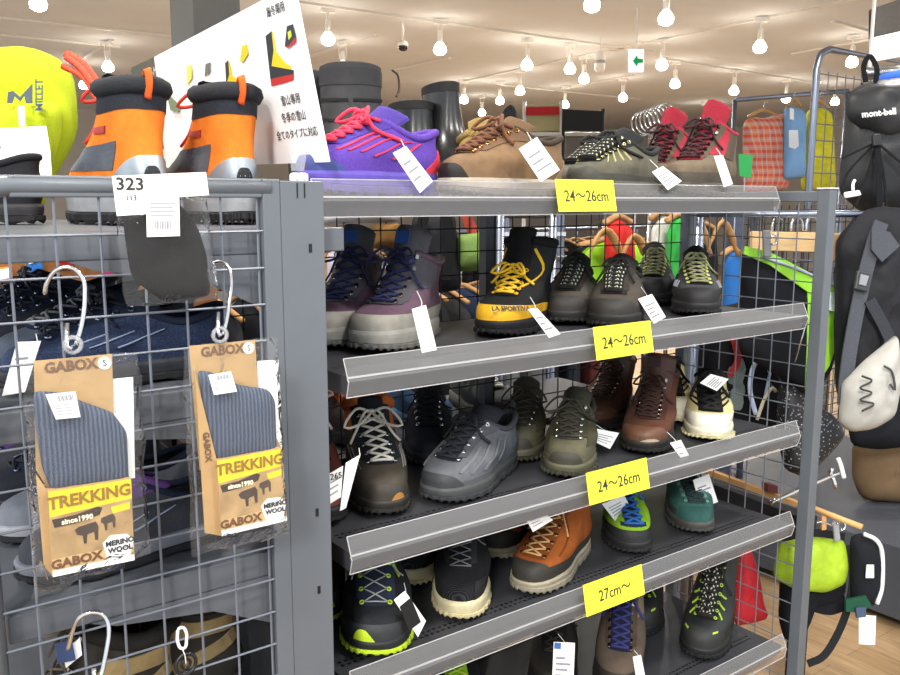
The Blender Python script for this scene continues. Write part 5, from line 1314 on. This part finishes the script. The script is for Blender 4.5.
plate([(808,283),(838,285),(846,292),(842,330),(830,366),(812,393),(806,390)], .012, NEON, r, 'neon_panel', D=D-.046, bevel=.003)
plate([(816,292),(842,292),(840,312),(814,308)], .004, mat('d8efe6', .4), r, 'reflector', D=D-.062)
wire([(762,257),(800,270),(845,290)], .004, mat('9aa0c0', .4), r, 'zip', D=D-.056)
wire([(838,288),(841,300),(839,308),(836,302),(837,292)], .003, plastic('15161a'), r, 'zip_pull', D=D-.07)
o = empty('hanger_bar', label='wooden hanger bar with chrome hooks above the neon-striped pouch', cat='hanger')
plate([(752,231),(846,233),(846,253),(752,250)], .02, mat('d8b684', .5, .1, 25, .1, None, 0, 'noise', .35, (1, 1, 6)), o, 'wood_bar', D=2.5, bevel=.002)
for x in (778, 797, 812): wire([(x-6,231),(x-5,222),(x,217),(x+5,221),(x+6,231)], .004, metal('d8dade', .2), o, 'hook', D=2.52, n=14)
for x, y0, y1, m_, lab in ((767, 230, 257, '6f7176', 'grey clip gripping the neon-striped pouch'), (836, 234, 262, '8a6a48', 'brown wooden clip right of the post'), (853, 226, 251, '8a6a48', 'brown wooden clip beside the black backpack straps')):
    c = empty('clip', label=lab, cat='clip'); plate([(x-4,y0),(x+4,y0),(x+5,y1),(x-3,y1)], .012, mat(m_, .5), c, 'jaw', D=2.33, bevel=.003); wire([(x+3,y0+8),(x+9,y0+4),(x+9,y0+14),(x+4,y0+14)], .003, CHROME, c, 'spring', D=2.33, n=10)

r = empty('backpack', label='black backpack with white lettering hanging at the right edge', cat='backpack')
BP = mat('26272a', .5, .15, 40, .3, 160)
pillow([(848,92),(866,82),(905,76),(945,86),(950,205),(912,220),(862,213),(838,192),(842,150),(846,112)], .085, BP, r, 'body', D=2.45, wr=.016, wf=11, n=64, rings=12, seed=4, k=1)
pillow([(846,96),(870,84),(945,82),(940,128),(880,142),(846,118)], .05, BP, r, 'lid', D=2.39, wr=.01, wf=14, n=48, rings=8, seed=6, k=1)
text('mont-bell', .024, paper('f0f0ee'), r, frame(at(879, 113, D=2.31), _r+Vector((0, 0, .1)), -_f), bold=.0007)
for P in ([(877,142),(850,170),(842,188)], [(877,142),(868,175),(856,206)], [(877,142),(884,175),(888,214)], [(877,142),(905,165),(930,180)], [(877,142),(860,150),(843,158)]):
    strap(P, .006, fabric('1a1b1d'), r, 'compression_cord', D=2.35, th=.004, lift=.0)
strap([(877,138),(879,165),(880,208)], .016, fabric('15161a'), r, 'strap', D=2.34)
plate([(873,134),(881,133),(882,145),(874,146)], .012, plastic('18191c'), r, 'buckle', D=2.33, bevel=.003)
strap([(866,82),(864,66),(870,56),(877,68),(876,82)], .014, fabric('15161a'), r, 'haul_loop', D=2.42)
for x in (862, 905): 
    q = at(x, 84, D=2.45); q3 = at(x, 74, D=3.0); MB().tube([q, Vector((q3.x, q3.y, q3.z))], .004, 6).build('hanging_cord', plastic('2a2b2e'), r)
r = empty('cap', label='blue rounded bag top above the black backpack', cat='bag')
pillow([(872,80),(884,72),(915,69),(945,80),(945,100),(874,96)], .05, fabric('2f5fc0'), r, 'body', D=2.75, n=30, rings=6)
c = empty('clip', label='white clip below the black backpack at the post', cat='clip')
plate([(845,192),(860,190),(862,195),(846,198)], .012, plastic('e9eaec'), c, 'jaw', D=2.2, bevel=.003); wire([(853,191),(853,184),(855,180)], .004, plastic('e9eaec'), c, 'hook', D=2.2, n=8)

r = empty('backpack', label='black harness backpack with grey straps right of the post', cat='backpack')
pillow([(836,240),(858,212),(880,206),(935,212),(945,330),(905,352),(872,372),(848,398),(836,400),(836,400),(834,320)], .07, mat('1b1c22', .8, .2, 200, .4), r, 'body', D=2.32, wr=.022, wf=13, n=70, rings=13, seed=8, k=1)
STR = fabric('4a4e55')
strap([(882,222),(872,250),(862,290),(852,340),(846,384),(845,405)], .036, STR, r, 'shoulder_strap', D=2.23, th=.006)
strap([(870,300),(886,330),(890,345),(878,370)], .03, fabric('33363c'), r, 'shoulder_strap', D=2.225, th=.006)
plate([(872,228),(890,232),(900,246),(882,262),(872,250)], .006, STR, r, 'strap_patch', D=2.22)
b_ = plate([(858,270),(872,273),(868,292),(855,289)], .012, plastic('33363c'), r, 'buckle', D=2.215, bevel=.003)
plate([(861,274),(869,276),(866,286),(859,284)], .003, plastic('888c92'), b_, 'buckle_slot', D=2.212)
hang(r, 882, 210, 2.32)
r = empty('bag', label='pale grey bag with dark zigzag cord under the harness backpack', cat='bag')
pillow([(842,384),(862,362),(884,344),(897,334),(900,380),(893,418),(872,430),(850,432),(838,424)], .05, mat('a9a8a3', .7, .08, 40, .2), r, 'body', D=2.22, wr=.014, wf=16, n=56, rings=10, seed=9, k=1)
hang(r, 890, 350, 2.22)
wire([(862,376),(872,381),(860,388),(872,393),(860,400),(874,404),(862,411)], .0028, plastic('2a2a2c'), r, 'lacing', D=2.155, n=40)
wire([(884,366),(892,372),(895,390),(890,384)], .003, plastic('3a3a3c'), r, 'cord', D=2.155, n=14)
MESHM = bpy.data.materials.new('net_cloth'); MESHM.use_nodes = True
_nt = MESHM.node_tree; _b = _nt.nodes['Principled BSDF']; _v = _nt.nodes.new('ShaderNodeTexVoronoi'); _v.inputs['Scale'].default_value = 120; _rp = _nt.nodes.new('ShaderNodeValToRGB')
_tc = _nt.nodes.new('ShaderNodeTexCoord'); _nt.links.new(_tc.outputs['Object'], _v.inputs['Vector'])
_rp.color_ramp.elements[0].position = .12; _rp.color_ramp.elements[0].color = lin('b4b6ba'); _rp.color_ramp.elements[1].position = .3; _rp.color_ramp.elements[1].color = lin('17181b')
_nt.links.new(_v.outputs['Distance'], _rp.inputs[0]); _nt.links.new(_rp.outputs[0], _b.inputs['Base Color'])
r = empty('net_pouch', label='black and white net pouch hanging low behind the post', cat='bag')
pillow([(778,385),(790,382),(806,398),(838,418),(846,434),(832,452),(806,478),(784,470),(776,430)], .04, MESHM, r, 'body', D=2.42, n=40, rings=7, wr=.006, seed=12, k=1)
hang(r, 784, 388, 2.42)
wire([(858,384),(856,400),(860,412)], .004, plastic('dcdcdc'), r, 'drawcord', D=2.2, n=10)
# gear seen through the end panel between shelves two and three
for nm, lab, cat, px, c, D in [('gear_bag', 'black gear bag hanging past the end panel above the cream shoe', 'bag', [(694,318),(740,300),(806,330),(806,420),(760,430),(700,424)], '15161a', 2.6),
    ('gear_bag', 'grey-green rolled cloth with red pull past the wire by the cream shoe', 'cloth', [(716,344),(734,336),(746,350),(748,420),(720,424)], '7d8c88', 2.6),
    ('gear_bag', 'dark navy bag past the end panel next to the net pouch', 'bag', [(770,350),(800,350),(806,396),(778,388)], '23283a', 2.6)]:
    r = empty(nm, label=lab, cat=cat); pillow(px, .05, fabric(c), r, 'body', D=D, n=36, rings=6, wr=.008, seed=len(lab), k=1)
    hang(r, (px[0][0]+px[1][0])/2, px[1][1]+3, 2.6)
    if 'red pull' in lab: strap([(734,338),(738,360),(730,376)], .02, fabric('b5383a'), r, 'pull', D=2.53)
o = empty('carabiner', label='pale blue carabiner loop hanging past the end panel', cat='carabiner')
wire([(756,415),(750,390),(753,368),(760,359),(768,362),(770,372)], .007, mat('b9c8e6', .3), o, 'body', D=2.5, n=24); wire([(760,412),(764,400),(770,372)], .004, mat('b9c8e6', .3), o, 'gate', D=2.5, n=10); hang(o, 762, 360, 2.5)
o = empty('cord', label='beige cord loop right of the pale blue carabiner', cat='cord'); wire([(757,420),(764,400),(772,388),(776,392)], .005, fabric('a8a08a'), o, 'loop', D=2.45, n=16); hang(o, 775, 391, 2.45)
o = empty('support_wire', label='thin diagonal steel wire under the second shelf end', cat='wire'); wire(None, .0016, CHROME, o, 'rod', pts=[at(805, 327, Y=1.11), at(795, 362, X=1.855)], n=2)

# low rail and hanging goods at the lower right
STEEL = mat('2b2c30', .4, .05, 20, 0, None, .5)
o = empty('low_rack', label='low black rack beam with wooden strip right of the fourth shelf', cat='rack')
bA, bB = at(684, 478, D=2.75), at(812, 527, D=2.45)
MB().tube([bA, bB], .038, 4).build('beam', STEEL, o)
MB().tube([bA+Vector((0, 0, .05)), bB+Vector((0, 0, .05))], .012, 4).build('wood_strip', WOOD, o)
for q in (bA.lerp(bB, .03), bA.lerp(bB, .95)): MB().b2((q.x-.02, q.y-.02, 0), (q.x+.02, q.y+.02, q.z)).build('leg', STEEL, o)
o2 = plate([(696,472),(708,474),(708,487),(696,485)], .06, paper('dfe0de'), None, 'small_box', D=2.7); tag(o2, 'small white box on the low black rack beam', 'box')
o2 = plate([(768,484),(778,486),(778,494),(768,492)], .05, mat('5a2422', .6), None, 'small_box', D=2.5); tag(o2, 'small dark red box on the low black rack beam', 'box')
o = empty('prong_hook', label='bright steel arm with prongs left of the right base shelf', cat='bracket')
wire([(770,503),(800,490),(836,474)], .006, CHROME, o, 'arm', D=2.35, n=10)
for P in ([(830,476),(832,468)], [(832,476),(836,488)], [(833,475),(839,473)]): wire(P, .006, CHROME, o, 'prong', D=2.35, n=4)
wire([(838,458),(841,466),(844,478)], .006, plastic('eef0f2'), o, 'arm_tip', D=2.3, n=8)
o = empty('wooden_rod', label='thin wooden rod above the lime pouch', cat='rod')
wire(None, .008, mat('d0a468', .5), o, 'rod', pts=[at(800, 503, D=2.32), at(862, 527, D=2.2)], n=2)
r = empty('pouch', label='lime green drawstring pouch clipped to the wooden rod', cat='pouch')
pillow([(781,540),(800,532),(838,535),(846,545),(848,565),(845,584),(824,593),(796,590),(773,578),(775,560)], .04, mat('9dbb2a', .55, .12, 60, .2), r, 'body', D=2.32, wr=.008, wf=16, n=48, rings=9, seed=14, k=1)
strap([(782,538),(812,533),(845,537)], .02, fabric('1b1c1e'), r, 'top_band', D=2.275)
r = empty('clip', label='grey clip holding the lime pouch', cat='clip')
plate([(833,521),(839,520),(841,541),(835,542)], .012, plastic('8a8c90'), r, 'jaw', D=2.26, bevel=.003); wire([(836,524),(843,521),(845,528),(840,531)], .003, CHROME, r, 'spring', D=2.26, n=10)
r = empty('clip', label='pale wooden clip left of the grey clip on the rod', cat='clip'); plate([(822,516),(827,515),(827,530),(822,531)], .012, mat('c9925c', .5), r, 'jaw', D=2.27, bevel=.003); wire([(816,523),(822,522),(834,526)], .003, CHROME, r, 'spring', D=2.27, n=10)
r = empty('shoulder_bag', label='black bag with long looping strap behind the lime pouch', cat='bag')
pillow([(780,575),(800,588),(846,560),(846,596),(812,608),(812,616),(800,640),(786,645),(778,620)], .03, DK, r, 'body', D=2.38, n=40, rings=6, wr=.005, seed=15, k=1)
strap([(850,545),(853,580),(848,608),(838,634),(824,656),(808,664)], .02, fabric('202124'), r, 'strap', D=2.3, n=30)
strap([(812,602),(830,606),(846,600)], .05, DK, r, 'strap', D=2.36)
r = empty('bag', label='black bag with white piping and a green flap beside the lime pouch', cat='bag')
pillow([(850,536),(862,532),(876,538),(882,552),(882,590),(874,606),(862,610),(850,604)], .035, DK, r, 'body', D=2.3, n=36, rings=6, wr=.004, seed=16, k=1)
wire([(864,534),(876,540),(882,553),(882,586),(877,604)], .006, plastic('d8e2dc'), r, 'piping', D=2.27, n=24)
plate([(846,600),(866,596),(872,606),(862,612),(846,612)], .01, fabric('1d4a36'), r, 'flap', D=2.26)
plate([(867,565),(874,565),(874,578),(866,578)], .004, paper('e4e8ea'), r, 'label_patch', D=2.245)
t = empty('price_tag', label='white tag with navy clip under the black piped bag', cat='price tag')
plate([(859,615),(876,616),(875,645),(859,644)], .001, TAG, t, 'card', D=2.25); plate([(856,608),(866,607),(866,617),(857,618)], .008, plastic('3a4a66'), t, 'navy_clip', D=2.248)
r = empty('bag', label='red cloth bag hanging past the fifth shelf end', cat='bag')
pillow([(738,548),(750,546),(758,568),(764,606),(770,618),(752,624),(734,626),(735,590)], .03, mat('b5202c', .6, .12, 40, .2), r, 'body', D=2.55, n=36, rings=6, wr=.006, seed=17, k=1)
r = empty('bag', label='red bag top poking above the fourth shelf right end', cat='bag')
pillow([(722,490),(738,492),(742,510),(724,508)], .03, mat('b5202c', .6, .12, 40, .2), r, 'body', D=2.75, n=20, rings=5, wr=.004, seed=18, k=1)
# base shelf of the next unit at the right
zb = .30
pL, pN = at(822, 470, Z=zb), at(892, 545, Z=zb)
o = empty('shelving_unit', (pN.x, pN.y, 0), label='dark grey unit with low base shelf and wire back at the right edge', cat='shelving unit')
def mv(ob): ob.matrix_parent_inverse = Matrix.Translation(-o.location); return ob
mv(MB().b2((pN.x, pN.y-.2, .04), (pN.x+1.2, pN.y+.9, zb)).build('base_shelf', mat('464a52', .45, .05, 20), o, bevel=.004))
q = at(840, 460, D=3.6)
q = Vector((pN.x+.25, pN.y+.86, 0))
mv(MB().b2((q.x-.02, q.y, 0), (q.x+.04, q.y+.05, 1.45)).build('post', mat('4a5468', .45), o))
mv(grid_panel((q.x+.05, q.y+.03, zb+.05), (1, 0, 0), (0, 0, 1), .9, 1.1, .06, .0025).build('wire_back', BLACKWIRE, o))
r = empty('bag', label='tan canvas bag on the low base shelf at the right edge', cat='bag')
pillow([(852,442),(890,436),(930,440),(930,505),(862,500),(852,480)], .08, fabric('6a563f'), r, 'body', D=3.4, n=36, rings=6, wr=.008, seed=19, k=1)
r = empty('bag', label='black bags hanging over the tan canvas bag', cat='bag')
pillow([(846,400),(905,392),(930,400),(930,444),(880,450),(850,446)], .06, DK, r, 'body', D=3.2, n=36, rings=6, wr=.01, seed=20, k=1)
